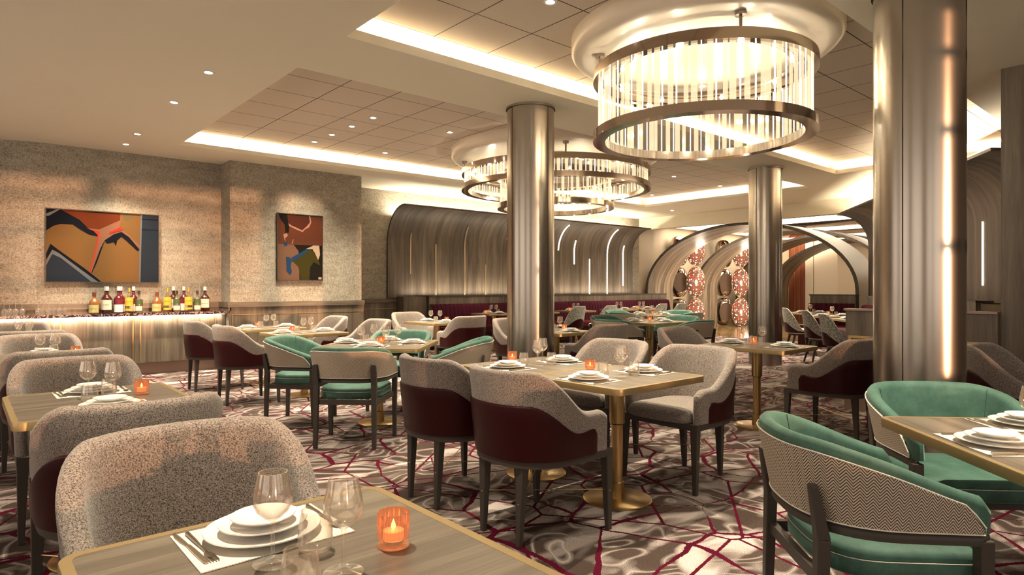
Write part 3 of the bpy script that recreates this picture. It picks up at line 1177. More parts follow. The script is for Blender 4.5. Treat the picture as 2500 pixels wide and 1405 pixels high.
orange, navy, rust, salmon, ash, redl, slate, teal = (.26, .135, .048), (.012, .014, .022), (.19, .042, .016), (.34, .15, .09), (.20, .21, .24), (.65, .05, .03), (.035, .045, .065), (.19, .14, .07)
picture('framed_painting', 'wide abstract painting in orange and navy above the bar', .876, 10.675, 1.35, 1.358, .995,
        [orange, navy, rust, salmon, ash, redl, slate, teal],
        [(3, [(.36, .25), (.62, .05), (.83, .04), (.83, .5), (.6, .3), (.48, .45), (.39, .9), (.36, .85), (.44, .34)]),
         (0, [(.66, .03), (.83, .03), (.83, .47), (.68, .25), (.63, .2)]),
         (2, [(.10, .0), (.64, .0), (.64, .10), (.55, .17), (.45, .25), (.33, .24), (.2, .12)]),
         (7, [(.66, .02), (.76, .02), (.75, .08), (.7, .11), (.67, .07)]),
         (1, [(0, 0), (.12, 0), (.28, .13), (.36, .25), (.44, .30), (.44, .35), (.36, .33), (.28, .26), (.22, .2), (.12, .2), (.06, .23), (0, .30)]),
         (5, [(.33, .235), (.455, .285), (.44, .42), (.435, .33), (.40, .275)]),
         (5, [(.44, .33), (.452, .33), (.40, .70), (.36, .93), (.352, .93), (.395, .66)]),
         (1, [(.38, .87), (.46, .52), (.5, .40), (.58, .31), (.65, .27), (.72, .34), (.82, .52), (.80, .54), (.7, .40), (.65, .34), (.61, .40), (.60, .48), (.58, .42), (.54, .44), (.52, .45), (.5, .41), (.47, .54), (.43, .72), (.385, .88)]),
         (5, [(.54, .28), (.64, .2), (.67, .235), (.64, .255), (.6, .27), (.54, .31)]),
         (4, [(0, .72), (.05, .56), (.12, .6), (.3, .82), (.44, 1), (.2, 1), (0, .8)]),
         (1, [(0, .62), (.035, .48), (.1, .56), (.33, .82), (.47, 1), (.44, 1), (.3, .84), (.1, .6), (.05, .56), (0, .7)]),
         (6, [(0, .78), (.05, .62), (.12, .67), (.28, .87), (.38, 1), (0, 1)]),
         (4, [(.830, 0), (.845, 0), (.835, .5), (.828, 1), (.812, 1), (.82, .5)]),
         (6, [(.845, 0), (1, 0), (1, 1), (.828, 1), (.835, .5)]),
         (1, [(.84, .06), (1, .06), (1, .072), (.84, .072)]),
         (1, [(.84, .215), (1, .215), (1, .225), (.84, .225)]),
         (4, [(0, .07), (.09, .0), (.115, 0), (.02, .10), (0, .1)])])
brown, tan, black, pink, blue, olive, cream, dkred = (.155, .055, .032), (.22, .125, .085), (.018, .016, .014), (.55, .30, .24), (.02, .07, .17), (.06, .055, .015), (.55, .45, .34), (.11, .035, .022)
picture('framed_painting', 'tall abstract painting in rust and blue on the projecting wall', 3.865, 10.235, 1.395, .753, 1.075,
        [brown, tan, black, pink, blue, olive, cream, dkred],
        [(0, [(0, 0), (1, 0), (1, .46), (0, .46)]),
         (1, [(0, .46), (.45, .46), (.47, .6), (.5, 1), (0, 1)]),
         (2, [(.35, .46), (1, .46), (1, 1), (.48, 1), (.46, .56)]),
         (3, [(.03, .02), (.12, 0), (.72, 0), (.75, .1), (.7, .18), (.6, .22), (.55, .26), (.42, .23), (.28, .19), (.14, .13)]),
         (7, [(.08, .0), (.69, 0), (.72, .1), (.64, .17), (.54, .235), (.42, .2), (.3, .17), (.16, .1)]),
         (2, [(.02, .0), (.2, 0), (.25, .2), (.24, .28), (.17, .29), (.15, .16), (.05, .07)]),
         (3, [(.12, .31), (.2, .29), (.22, .33), (.16, .37), (.17, .44), (.14, .38)]),
         (4, [(.13, .44), (.2, .42), (.21, .48), (.15, .49)]),
         (3, [(.30, .45), (.335, .38), (.35, .38), (.32, .45)]),
         (6, [(.62, .52), (.8, .46), (.93, .46), (.95, .6), (.9, .7), (.84, .62), (.78, .52)]),
         (5, [(.32, .70), (.5, .58), (.7, .52), (.82, .56), (.93, .72), (.96, .77), (.8, .72), (.72, .8), (.7, 1), (.5, 1), (.46, .8)]),
         (4, [(.30, .66), (.45, .60), (.64, .52), (.67, .55), (.52, .63), (.38, .70), (.3, .72)]),
         (4, [(.18, .65), (.27, .66), (.3, .72), (.28, .8), (.31, .88), (.27, .92), (.19, .86), (.19, .76)]),
         (6, [(.91, .955), (.985, .955), (.985, .99), (.91, .99)])])


# ------------------------------------------------------------------ chairs
def plan_curve(a, yf, y0, b, n, N=45, tmax=1.0):
    """U plan from right front round the back to left front: (x, y, nx, ny, t, s)"""
    raw = []
    for i in range(9):
        raw.append((a, yf + (y0 - yf) * i / 9))
    for i in range(61):
        th = PI * i / 60
        c_, s_ = math.cos(th), math.sin(th)
        raw.append((a * math.copysign(abs(c_) ** (2 / n), c_), y0 - b * abs(s_) ** (2 / n)))
    for i in range(1, 10):
        raw.append((-a, y0 + (yf - y0) * i / 9))
    L = [0]
    for p, q in zip(raw, raw[1:]):
        L.append(L[-1] + math.hypot(q[0] - p[0], q[1] - p[1]))
    T = L[-1]
    out = []
    for k in range(N):
        t = -tmax + 2 * tmax * k / (N - 1)
        s = (t + 1) / 2 * T
        j = 0
        while j < len(L) - 2 and L[j + 1] < s:
            j += 1
        u = (s - L[j]) / max(L[j + 1] - L[j], 1e-9)
        x = raw[j][0] + (raw[j + 1][0] - raw[j][0]) * u
        y = raw[j][1] + (raw[j + 1][1] - raw[j][1]) * u
        out.append([x, y, 0, 0, abs(t), s])
    for k in range(N):
        a_ = out[max(k - 1, 0)]
        b_ = out[min(k + 1, N - 1)]
        dx, dy = b_[0] - a_[0], b_[1] - a_[1]
        l = math.hypot(dx, dy)
        out[k][2], out[k][3] = dy / l, -dx / l
    # normals must point outward
    mid = out[N // 2]
    if mid[3] > 0:
        for p in out:
            p[2], p[3] = -p[2], -p[3]
    return out


def smooth(x, a, b):
    x = min(1, max(0, (x - a) / (b - a)))
    return x * x * (3 - 2 * x)


def shell_mesh(pl, hf, z0f, th, lean, off=0, endr=.03, nz=6, endh=0):
    rows, uv = [], []
    s0, s1 = pl[0][5], pl[-1][5]
    for x, y, nx, ny, t, s in pl:
        h, z0 = hf(t), z0f(t)
        d = min(s - s0, s1 - s)
        f = 1.
        if d < endr:
            f = math.sqrt(max(0., 1 - ((endr - d) / endr) ** 2))
        T = th * max(f, .25)
        h = h - (1 - f) * min(endr, (h - z0) * .4) * (0 if endh else 1)
        if d < endh:
            h -= endh * .85 * (1 - math.sqrt(max(0., 1 - ((endh - d) / endh) ** 2)))
        o_ = off - (th - T) / 2
        bk = 1 - smooth(t, .45, 1.0)
        r = T / 2
        sec = []

        def P(z, inn):
            k = o_ + lean * (.25 + .75 * bk) * (z - z0f(0)) - inn
            return (x + nx * k, y + ny * k, z)
        for i in range(nz):
            sec.append(P(z0 + (h - r - z0) * i / (nz - 1), 0))
        for i in range(1, 6):
            a = PI * i / 6
            sec.append(P(h - r + r * math.sin(a), r - r * math.cos(a)))
        for i in range(nz):
            sec.append(P(h - r - (h - r - z0) * i / (nz - 1), T))
        rows.append(sec)
        uv.append([(s, p[2]) for p in sec])
    return MB().grid(rows, uv, closed_v=True, caps=True)


def edge_path(pl, hf, z0f, lean, off):
    up, lo = [], []
    for x, y, nx, ny, t, s in pl:
        bk = 1 - smooth(t, .45, 1.0)
        for lst, z in ((up, hf(t)), (lo, z0f(t))):
            k = off + lean * (.25 + .75 * bk) * (z - z0f(0))
            lst.append((x + nx * k, y + ny * k, z))
    return up + lo[::-1]


def tub_chair():
    r = thing('tub_chair', 'x', 'chair')
    pl = plan_curve(.295, .235, -.03, .285, 2.35, 61)
    z0 = .43

    def h(t):
        return .865 - .225 * smooth(t, .31, .80)
    shell_mesh(pl, h, lambda t: z0, .062, .10, 0, .035, 6, .085).build('backrest', 'boucle', r, smooth=50)
    pl2 = plan_curve(.295, .235, -.03, .285, 2.35, 55, .86)

    def hb(t):
        return .70 - .155 * smooth(t, .30, .68) + .012 * smooth(t, .70, .84)
    shell_mesh(pl2, hb, lambda t: z0 - .004, .020, .10, .009, .02, 6, .045).build('outer_shell', 'leather', r, smooth=50)
    ol = []
    for (x, y, nx, ny, t, s) in plan_curve(.235, .20, -.03, .235, 2.4, 31):
        ol.append((x, y))
    ol += [(-.225, .262), (-.16, .290), (-.08, .302), (0, .306), (.08, .302), (.16, .290), (.225, .262)]
    MB().layers(ol, [(.430, .010), (.436, 0), (.462, -.004), (.485, .003), (.503, .022), (.513, .06), (.519, .12)]).build('seat', 'boucle', r, smooth=60)
    ol = [(x * .985, y * .985) for (x, y, nx, ny, t, s) in plan_curve(.298, .262, -.03, .29, 2.35, 31)]
    MB().prism(ol, .392, .43).build('seat_frame', 'leg', r, smooth=40)
    feet = {}
    for sx in (-1, 1):
        MB().bar((sx * .268, .235, .41), (sx * .275, .245, 0), .05, .045, .026, .026).build('leg', 'leg', r, smooth=0, bevel=.004)
        MB().bar((sx * .145, -.245, .41), (sx * .14, -.262, 0), .055, .045, .026, .026).build('leg', 'leg', r, smooth=0, bevel=.004)
    for sx in (-1, 1):
        MB().tube([(sx * .272, .24, .21), (-sx * .142, -.254, .21)], .0028, 6).build('stretcher', 'brass', r)
    MB().lathe([(0, -.007), (.007, 0), (0, .007)], 8, (.142, -.268, .21)).lathe([(0, -.007), (.007, 0), (0, .007)], 8, (-.142, -.268, .21)).lathe([(0, -.007), (.007, 0), (0, .007)], 8, (.287, .24, .21)).lathe([(0, -.007), (.007, 0), (0, .007)], 8, (-.287, .24, .21)).build('brass_stud', 'brass', r)
    return r


def green_chair():
    r = thing('barrel_chair', 'x', 'chair')
    A = (.30, .20, -.02, .285, 2.5)
    pl = plan_curve(*A)
    zz = .552

    def z0(t):
        return zz - .008 * t

    def h(t):
        return .805 - .165 * smooth(t, .26, 1.12) * 1.0
    shell_mesh(pl, h, z0, .058, .20, 0, .035).build('backrest', 'green', r, smooth=50)
    pl2 = plan_curve(*A, 45, .955)
    h2 = lambda t: h(t) - .034 - .05 * smooth(t, .88, .955)
    z2 = lambda t: z0(t) + .006
    shell_mesh(pl2, h2, z2, .012, .20, .008, .012).build('woven_outer_panel', 'weave', r, smooth=50)
    MB().tube(edge_path(pl2, h2, z2, .20, .009), .0022, 6, closed=True).build('piping', 'white', r)
    # seams on the inner back
    mm = MB()
    for tt in (-.42, .42):
        p = min(pl, key=lambda q: abs((q[5] - pl[22][5]) / (pl[-1][5] / 2) - tt))
        pts = []
        for i in range(7):
            z = .57 + (h(p[4]) - .575) * i / 6
            k = .20 * (z - zz) - .0585
            pts.append((p[0] + p[2] * k, p[1] + p[3] * k, z))
        mm.tube(pts, .0014, 4)
    mm.build('inner_seam', 'dark_green' if 'dark_green' in M else 'cap_black', r)
    # frame rail below the panel
    shell_mesh(plan_curve(*A, 45, .99), lambda t: z0(t) + .002, lambda t: z0(t) - .030, .036, 0, .002, .002, 3).build('back_rail', 'leg', r, smooth=40)
    for sx in (-1, 1):
        MB().bar((sx * .282, .178, .53), (sx * .278, .19, 0), .044, .040, .030, .030).build('leg', 'leg', r, smooth=0, bevel=.004)
        mm = MB()
        mm.bar((sx * .235, -.292, .665), (sx * .232, -.262, .50), .040, .020, .044, .040)
        mm.bar((sx * .232, -.262, .50), (sx * .236, -.275, 0), .044, .040, .032, .030)
        mm.build('leg', 'leg', r, smooth=0, bevel=.004)
    mm = MB()
    mm.box(-.27, .27, .165, .19, .345, .385)
    mm.box(-.235, .235, -.27, -.245, .345, .385)
    for sx in (-1, 1):
        mm.bar((sx * .27, .18, .365), (sx * .235, -.26, .365), .022, .04, up=(0, 0, 1))
    mm.build('seat_rail', 'leg', r, smooth=0)
    ol = [(x, y) for (x, y, nx, ny, t, s) in plan_curve(.252, .175, -.03, .215, 3.0, 31)]
    ol += [(-.235, .205), (-.20, .225), (-.10, .236), (0, .24), (.10, .236), (.20, .225), (.235, .205)]
    st = MB().layers(ol, [(.385, .008), (.392, 0), (.435, 0), (.440, .004), (.445, 0), (.463, .004), (.473, .018), (.478, .06)]).build('seat', 'green', r, smooth=60)
    cx = sum(p[0] for p in ol) / len(ol)
    cy2 = sum(p[1] for p in ol) / len(ol)
    MB().tube([(cx + (x - cx) * 1.002, cy2 + (y - cy2) * 1.002, .440) for x, y in ol], .0016, 5, closed=True).build('seam_stitch', 'white', st)
    return r


def side_chair():
    r = thing('side_chair', 'x', 'chair')
    A = (.245, .14, -.04, .21, 2.3)
    pl = plan_curve(*A, 41)
    h = lambda t: .885 - .41 * smooth(t, .20, .74)
    z0 = lambda t: .43
    shell_mesh(pl, h, z0, .04, .16, 0, .02).build('backrest', 'tweed', r, smooth=50)
    pl2 = plan_curve(*A, 41, .97)
    hb = lambda t: .62 - .165 * smooth(t, .05, .62)
    shell_mesh(pl2, hb, lambda t: .425, .014, .16, .008, .01).build('outer_shell', 'leather', r, smooth=50)
    MB().tube([p for p in edge_path(pl, lambda t: h(t) - .002, z0, .16, -.003)[:41]], .004, 5).build('piping', 'white', r)
    ol = [(x, y) for (x, y, nx, ny, t, s) in plan_curve(.215, .17, -.03, .19, 2.6, 27)] + [(-.18, .215), (0, .235), (.18, .215)]
    MB().layers(ol, [(.405, .02), (.415, 0), (.46, -.004), (.482, .012), (.49, .05)]).build('seat', 'cream_seat', r, smooth=60)
    MB().prism([(x * .92, y * .92) for x, y in ol], .375, .405).build('seat_frame', 'leg', r)
    for sx in (-1, 1):
        MB().bar((sx * .17, .15, .38), (sx * .225, .215, 0), .04, .04, .022, .022).build('leg', 'leg', r, smooth=0)
        MB().bar((sx * .14, -.14, .38), (sx * .20, -.235, 0), .04, .04, .022, .022).build('leg', 'leg', r, smooth=0)
    return r


M['dark_green'] = mat('dark_green_seam', (.010, .05, .035), .8)
PROTO['tub'] = [tub_chair(), False]
PROTO['green'] = [green_chair(), False]
PROTO['side'] = [side_chair(), False]


# ------------------------------------------------------------------ tables
def rrect(sx, sy, r, n=5):
    pts = []
    for cx, cy_, a0 in ((sx / 2 - r, sy / 2 - r, 0), (-sx / 2 + r, sy / 2 - r, PI / 2), (-sx / 2 + r, -sy / 2 + r, PI), (sx / 2 - r, -sy / 2 + r, 1.5 * PI)):
        for i in range(n + 1):
            a = a0 + PI / 2 * i / n
            pts.append((cx + r * math.cos(a), cy_ + r * math.sin(a)))
    return pts


def make_table(sx, sy):
    t = thing('dining_table', 'x', 'table')
    r = .045
    o, i_ = rrect(sx, sy, r), rrect(sx - .045, sy - .045, r * .6)
    mm = MB()
    rows = [[(o[k % len(o)][0], o[k % len(o)][1], .705), (o[k % len(o)][0], o[k % len(o)][1], .737), (o[k % len(o)][0] * .997, o[k % len(o)][1] * .997, .74), (i_[k % len(o)][0], i_[k % len(o)][1], .74), (i_[k % len(o)][0], i_[k % len(o)][1], .705)] for k in range(len(o) + 1)]
    mm.grid(rows, closed_v=True)
    mm.build('brass_edge', 'rim', t, smooth=40)
    MB().prism(i_, .706, .7395).build('tabletop', 'table_wood', t, smooth=40)
    MB().lathe([(.034, .45), (.034, .10)], 24).build('pole', 'brass', t)
    MB().lathe([(.046, .705), (.046, .46), (.034, .452)], 24).build('upper_sleeve', 'brass', t)
    MB().lathe([(.034, .112), (.042, .105), (.042, .012)], 24).build('lower_sleeve', 'brass', t)
    MB().lathe([(0, .012), (.20, .012), (.205, .008), (.205, 0)], 48).build('base_disc', 'brass', t, smooth=40)
    return t


PROTO['t78'] = [make_table(.70, .82), False]
PROTO['t45'] = [make_table(.95, .95), False]
PROTO['t70'] = [make_table(.68, .70), False]


def lathe_thing(name, cat, prof, m_, seg=32, smooth_=40):
    o = MB().lathe(prof, seg).build(name, m_, smooth=smooth_)
    return tag(o, 'x', cat)


def plate_prof(R):
    return [(0, 0), (R * .45, 0), (R * .5, .003), (R * .82, .009), (R, .016), (R * .995, .018), (R * .80, .0125), (R * .5, .0065), (0, .006)]


PROTO['plate3'] = [lathe_thing('dinner_plate', 'plate', plate_prof(.118), 'china', 48, 60), False]
PROTO['plate2'] = [lathe_thing('salad_plate', 'plate', plate_prof(.090), 'china', 40, 60), False]
PROTO['plate1'] = [lathe_thing('side_plate', 'plate', plate_prof(.066), 'china', 36, 60), False]
wine = [(0, 0), (.036, 0), (.0375, .0015), (.020, .004), (.006, .008), (.0038, .015), (.0035, .075), (.005, .082), (.016, .089), (.030, .102), (.0362, .116), (.0355, .132), (.031, .155), (.0268, .176),
        (.0258, .176), (.030, .155), (.0345, .132), (.0350, .117), (.029, .104), (.015, .091), (0, .087)]
PROTO['wine'] = [lathe_thing('wine_glass', 'glass', wine, 'glass', 28, 60), False]
tum = [(0, 0), (.024, 0), (.031, .006), (.0345, .022), (.034, .040), (.030, .065), (.0275, .083), (.0265, .083), (.029, .065), (.0328, .040), (.033, .022), (.029, .009), (0, .006)]
PROTO['tumbler'] = [lathe_thing('tumbler', 'glass', tum, 'glass', 26, 60), False]


def make_candle():
    t = thing('candle_holder', 'x', 'candle')
    MB().lathe([(.020, 0), (.034, .001), (.034, .003), (.021, .006), (.021, .010), (.028, .014), (.032, .020), (.033, .070), (.031, .070), (.030, .022), (.020, .014), (0, .012)], 56, rib=-.08).build('ribbed_glass', 'amber', t, smooth=20)
    c = MB().lathe([(0, .014), (.021, .014), (.021, .032), (0, .032)], 20).build('candle', 'wax', t)
    MB().lathe([(0, .032), (.005, .038), (.004, .045), (0, .056)], 10).build('flame', 'flame', t)
    return t


PROTO['candle'] = [make_candle(), False]
mm = MB().box(-.155, .155, -.115, .115, 0, .002)
PROTO['mat'] = [tag(mm.build('placemat', 'mat', smooth=0), 'x', 'placemat'), False]
# cutlery, lengths along local y (handle towards +y)
def flat(pts, z0, z1):
    return MB().prism(pts, z0, z1)


k = flat([(-.004, -.02), (.0035, -.02), (.005, .03), (.005, .085), (.003, .092), (-.003, .092), (-.005, .085), (-.005, .03)], 0, .0035)
k.prism([(-.0035, -.02), (.0035, -.02), (.007, -.055), (.0075, -.085), (.004, -.108), (0, -.112), (-.003, -.09)], .0005, .002)
PROTO['knife'] = [tag(k.build('table_knife', 'steel', smooth=0), 'x', 'knife'), False]
k = MB()
k.tube([(0, .085, .003), (0, .03, .0035), (0, -.02, .003), (0, -.042, .002)], [.0048, .0042, .0022, .003], 8)
k.prism([(-.006, -.045), (.006, -.045), (.0095, -.06), (.0095, -.068), (-.0095, -.068), (-.0095, -.06)], .001, .0028)
for x in (-.0082, -.0027, .0027, .0082):
    k.bar((x, -.067, .002), (x * .9, -.096, .003), .0026, .0018, .0014, .0014)
PROTO['fork'] = [tag(k.build('dinner_fork', 'steel', smooth=50), 'x', 'fork'), False]
k = MB()
k.tube([(0, .085, .003), (0, .03, .0035), (0, -.02, .003), (0, -.05, .003)], [.0048, .0042, .0022, .003], 8)
k.grid([[(r_ * .012 * math.cos(a), -.068 + r_ * .02 * math.sin(a), .001 + .004 * r_ * r_) for a in [2 * PI * i / 16 for i in range(16)]] for r_ in (.15, .6, 1, 1.02)], closed_v=True)
PROTO['spoon'] = [tag(k.build('dessert_spoon', 'steel', smooth=50), 'x', 'spoon'), False]

ZTOP = .7402


def rot2(x, y, a):
    return x * math.cos(a) - y * math.sin(a), x * math.sin(a) + y * math.cos(a)


def setting(cx, cy_, ang_, edge, seat, tdesc, cutlery=True, glasses=((-.038, .10), (.045, .105)), skip=()):
    """ang_: direction from table centre to the seat (world). local v outward, u = v rotated -90"""
    def W(u, v, z=0):
        # v along ang_, u along ang_-90
        x, y = rot2(v, -u, ang_)
        return (cx + x, cy_ + y, ZTOP + z)
    rz = ang_ - PI / 2
    at = 'at the %s seat of %s' % (seat, tdesc)

    def pl(key, u, v, z, what, grp, r=0):
        if key in skip:
            return
        place(key, W(u, v, z), rz + r, what + ' ' + at, grp)
    mv = edge - .155
    pl('mat', 0, mv, 0, 'white woven placemat', 'placemats')
    pl('plate3', 0, mv, .0022, 'large bottom plate', 'dinner plates')
    pl('plate2', 0, mv, .0150, 'middle plate of the stack', 'salad plates')
    pl('plate1', 0, mv, .0275, 'small top plate', 'side plates')
    if cutlery:
        pl('knife', -.140, mv + .01, .0022, 'steel knife', 'knives', PI + .05)
        pl('fork', -.1235 + .0, mv + .012, .0022, 'steel fork', 'forks', .03)
        pl('spoon', .138, mv + .01, .0022, 'steel spoon', 'spoons', 0)
    (wu, wv), (tu, tv) = glasses
    pl('wine', wu, wv, 0, 'stemmed wine glass', 'wine glasses')
    pl('tumbler', tu, tv, 0, 'low tumbler', 'tumblers')


G2 = (((-.038, .098), (.048, .100)), ((-.046, .028), (.052, .066)))
seats = []


def chair(kind, x, y, face, label):
    g = {'tub': 'grey tub chairs with burgundy shells', 'green': 'green barrel chairs with woven backs', 'side': 'tweed side chairs along the banquettes'}[kind]
    place(kind, (x, y, 0), face - PI / 2, label, g)


def spot(x, y, e=38, z=3.2, ang_=78):
    light('SPOT', (x, y, z), e * 3.7, WARM, .022, spot=ang_, blend=.9, name='added_table_spot')


def two_top(cx, cy_, axis, tdesc, names, chairs=(1, 1), settings=(1, 1), tub=True, cutlery=True, candle=(.17, .02), kind='t78', skip=(), tl=None, pulls=(0, 0)):
    """axis 'y': seats at +y (names[0]) and -y (names[1]); axis 'x': seats at +x and -x"""
    a0 = PI / 2 if axis == 'y' else 0
    rz = 0 if axis == 'y' else PI / 2
    place(kind, (cx, cy_, 0), rz, tl or ('wooden table with brass edge, ' + tdesc), 'square dining tables')
    edge = .41 if kind == 't78' else .35
    for i in (0, 1):
        a = a0 + i * PI
        if settings[i]:
            setting(cx, cy_, a, edge, names[i], tdesc, cutlery, G2[i], skip)
        if chairs[i]:
            d = edge + .24 + pulls[i]
            chair('tub', cx + d * math.cos(a), cy_ + d * math.sin(a), a + PI, 'grey tub chair with burgundy shell, %s side of %s' % (names[i], tdesc))
    if candle:
        place('candle', (cx + candle[0], cy_ + candle[1], ZTOP), 0, 'ribbed amber candle glass on ' + tdesc, 'candle glasses')


def four_top(cx, cy_, rot, tdesc, names, which=(1, 1, 1, 1), sett=(1, 1, 1, 1), cutlery=True, candle=True, skip=()):
    """seats at rot, rot+90 ..."""
    place('t45', (cx, cy_, 0), rot, 'wooden table with brass edge, ' + tdesc, 'larger square dining tables')
    for i in range(4):
        a = rot + i * PI / 2
        if sett[i]:
            setting(cx, cy_, a, .475, names[i], tdesc, cutlery, ((-.10, .15), (.02, .140)), skip)
        if which[i]:
            d = .475 + .245
            chair('green', cx + d * math.cos(a), cy_ + d * math.sin(a), a + PI, 'green barrel chair with woven back, %s side of %s' % (names[i], tdesc))
    if candle:
        place('candle', (cx + .01, cy_ - .01, ZTOP), 0, 'ribbed amber candle glass on ' + tdesc, 'candle glasses')


FN = ('far', 'near')
# left row
two_top(.49, 1.12, 'y', 'the foreground table', FN, (1, 0), tl='grey oak table with brass edge in the foreground at bottom left', candle=(.18, .02))
two_top(.50, 3.54, 'y', 'second table of left row', FN, candle=(.18, .05))
two_top(.50, 5.97, 'y', 'third table of left row', FN, candle=(.18, .02))
two_top(.50, 8.40, 'y', 'fourth table of left row', FN, candle=None)
# centre joined pair
two_top(2.97, 2.45, 'x', 'right table of central pair', ('right', 'left'), candle=(.06, .27))
two_top(2.97, 3.16, 'x', 'left table of central pair', ('right', 'left'), candle=(.02, .27))
# by the bar end
two_top(3.06, 7.25, 'x', 'nearer table by the bar end', ('right', 'left'), candle=(-.06, .20), pulls=(.10, 0))
two_top(3.06, 8.45, 'x', 'farther table by the bar end', ('right', 'left'), candle=(-.06, .20), pulls=(.1, 0))
# column row
two_top(5.50, 2.90, 'y', 'tub-chair table before far column', ('left', 'right'), candle=(.12, .1))
two_top(5.50, 5.50, 'y', 'table just behind centre column', ('left', 'right'), candle=(.17, .02), settings=(1, 1))
two_top(5.55, 8.15, 'y', 'tub-chair table before left banquette', ('left', 'right'), candle=(.17, -.03))
chair('tub', 5.5, .96, -PI / 2, 'grey tub chair at right edge behind the large nearest column')
# green groups
four_top(2.98, 5.32, PI / 4, 'green-chair table left of centre', ('far', 'left', 'near', 'right'))
four_top(8.14, 6.08, 0, 'nearer green-chair table before arches', ('far-right', 'far-left', 'near-left', 'near-right'), cutlery=False)
four_top(10.27, 7.60, 0, 'farther green-chair table before arches', ('far-right', 'far-left', 'near-left', 'near-right'), cutlery=False)
four_top(2.85, .31, PI / 4, 'green-chair table at lower right', ('far', 'left', 'near', 'right'), which=(1, 1, 0, 0), sett=(1, 1, 0, 0), candle=False)

# left banquette tables
def bench_table(cx, cy_, face, tdesc, sett=(1, 1), candle=True):
    place('t70', (cx, cy_, 0), face, 'brass-edged table, ' + tdesc, 'banquette tables')
    for i, nm in ((0, 'bench-side'), (1, 'aisle-side')):
        if sett[i]:
            setting(cx, cy_, face + i * PI, .34, nm, tdesc, False, ((-.05, .02), (.13, .02)), ('mat',))
    if candle:
        x, y = rot2(.0, .2, face)
        place('candle', (cx + x, cy_ + y, ZTOP), 0, 'ribbed amber candle glass on ' + tdesc, 'candle glasses')


bench_table(8.25, 10.05, PI / 2, 'leftmost on long banquette')
bench_table(9.50, 10.05, PI / 2, 'hidden-behind-column banquette table', (0, 0), False)
bench_table(10.70, 10.05, PI / 2, 'right of centre column on banquette')
bench_table(12.25, 10.05, PI / 2, 'second from right on long banquette')
bench_table(13.15, 10.05, PI / 2, 'rightmost on long banquette')
for x, y, lb in ((9.62, 9.2, 'grey tweed side chair just right of centre column'), (10.62, 9.2, 'grey tweed side chair second right of centre column'), (12.55, 9.25, 'grey tweed side chair third right of centre column'), (13.35, 9.25, 'grey tweed side chair farthest right along long banquette')):
    chair('side', x, y, PI / 2, lb)
FA = math.radians(-48)
for (tx, ty, cx, cy_, td, lb) in ((13.6, 5.9, None, None, 'farthest table at right banquette', ''), (12.40, 4.97, 11.97, 5.45, 'middle table at right banquette', 'grey tweed side chair touching the far column, right banquette group'), (11.37, 4.12, 10.93, 4.60, 'nearest table at right banquette', 'middle grey tweed side chair right of the far column'), (None, None, 9.68, 3.78, '', 'nearest grey tweed side chair right of the far column')):
    if tx:
        bench_table(tx - .03, ty + .06, FA, td)
    if cx:
        chair('side', cx, cy_, FA, lb)


# ------------------------------------------------------------------ banquettes
def banquette(name, label, L, loc, rz, pitch=.105, z_ledge=1.10):
    """local x along, sitter faces -y, back cushion front at y=0, ledge behind"""
    t = thing(name, label, 'banquette', loc, rz)
    rows, uv = [], []
    n = int(L / pitch)
    prof = [(-.04, .46), (-.01, .62), (.015, .78), (.03, .86), (.055, .905), (.10, .92), (.14, .915)]
    per = 6
    for i in range(n * per + 1):
        x = L * i / (n * per)
        b = .022 * math.sin(PI * (i % per) / per)
        rows.append([(x, y - b * (1 if j < 5 else .4), z + (b * .4 if j > 3 else 0)) for j, (y, z) in enumerate(prof)])
    MB().grid(rows).build('channelled_back', 'velvet_b', t, smooth=60)
    MB().box(0, L, -.52, .02, .34, .46).build('seat', 'seat_b', t, smooth=0, bevel=.02)
    MB().box(0, L, -.46, .1, .02, .34).build('seat_base', 'leather', t, smooth=0)
    MB().box(0, L, .14, .20, .0, z_ledge).build('back_panel', 'wood_plank', t, smooth=0)
    MB().box(-.02, L + .02, .13, .34, z_ledge - .03, z_ledge).build('ledge', 'wood_dark', t, smooth=0)
    return t


bq = banquette('banquette', 'long burgundy channelled banquette along the left timber wall', 8.2, (7.25, 10.78, 0), 0)
bq2 = banquette('banquette', 'burgundy banquette at right along the diagonal timber wall', 4.6, (13.3 + .38, 5.05 - .02, 0), ang + PI)
bq3 = banquette('banquette', 'short burgundy banquette wing in front of the cream far wall', .95, (14.30, 6.35, 0), -PI / 2, z_ledge=1.12)
o = MB().box(6.7, 7.25, 11.0, 11.30, 0, 1.08).build('trim_8', 'wood_plank', smooth=0)
struct(o)
struct(MB().box(7.25, 14.5, 11.1, 11.34, 1.0, 1.095).build('trim_9', 'wood_h', smooth=0))


# ------------------------------------------------------------------ bottles and glasses on the bar
def text_mesh(body, size, m_, parent, loc, rot):
    cu = bpy.data.curves.new('lettering', 'FONT')
    cu.body = body
    cu.size = size
    cu.align_x = 'CENTER'
    cu.align_y = 'CENTER'
    cu.extrude = .0003
    tmp = bpy.data.objects.new('lettering', cu)
    C.objects.link(tmp)
    dg = bpy.context.evaluated_depsgraph_get()
    me = bpy.data.meshes.new_from_object(tmp.evaluated_get(dg))
    bpy.data.objects.remove(tmp)
    me.materials.clear()
    me.materials.append(M[m_])
    o = bpy.data.objects.new('lettering', me)
    C.objects.link(o)
    o.parent = parent
    o.location = loc
    o.rotation_euler = rot
    return o


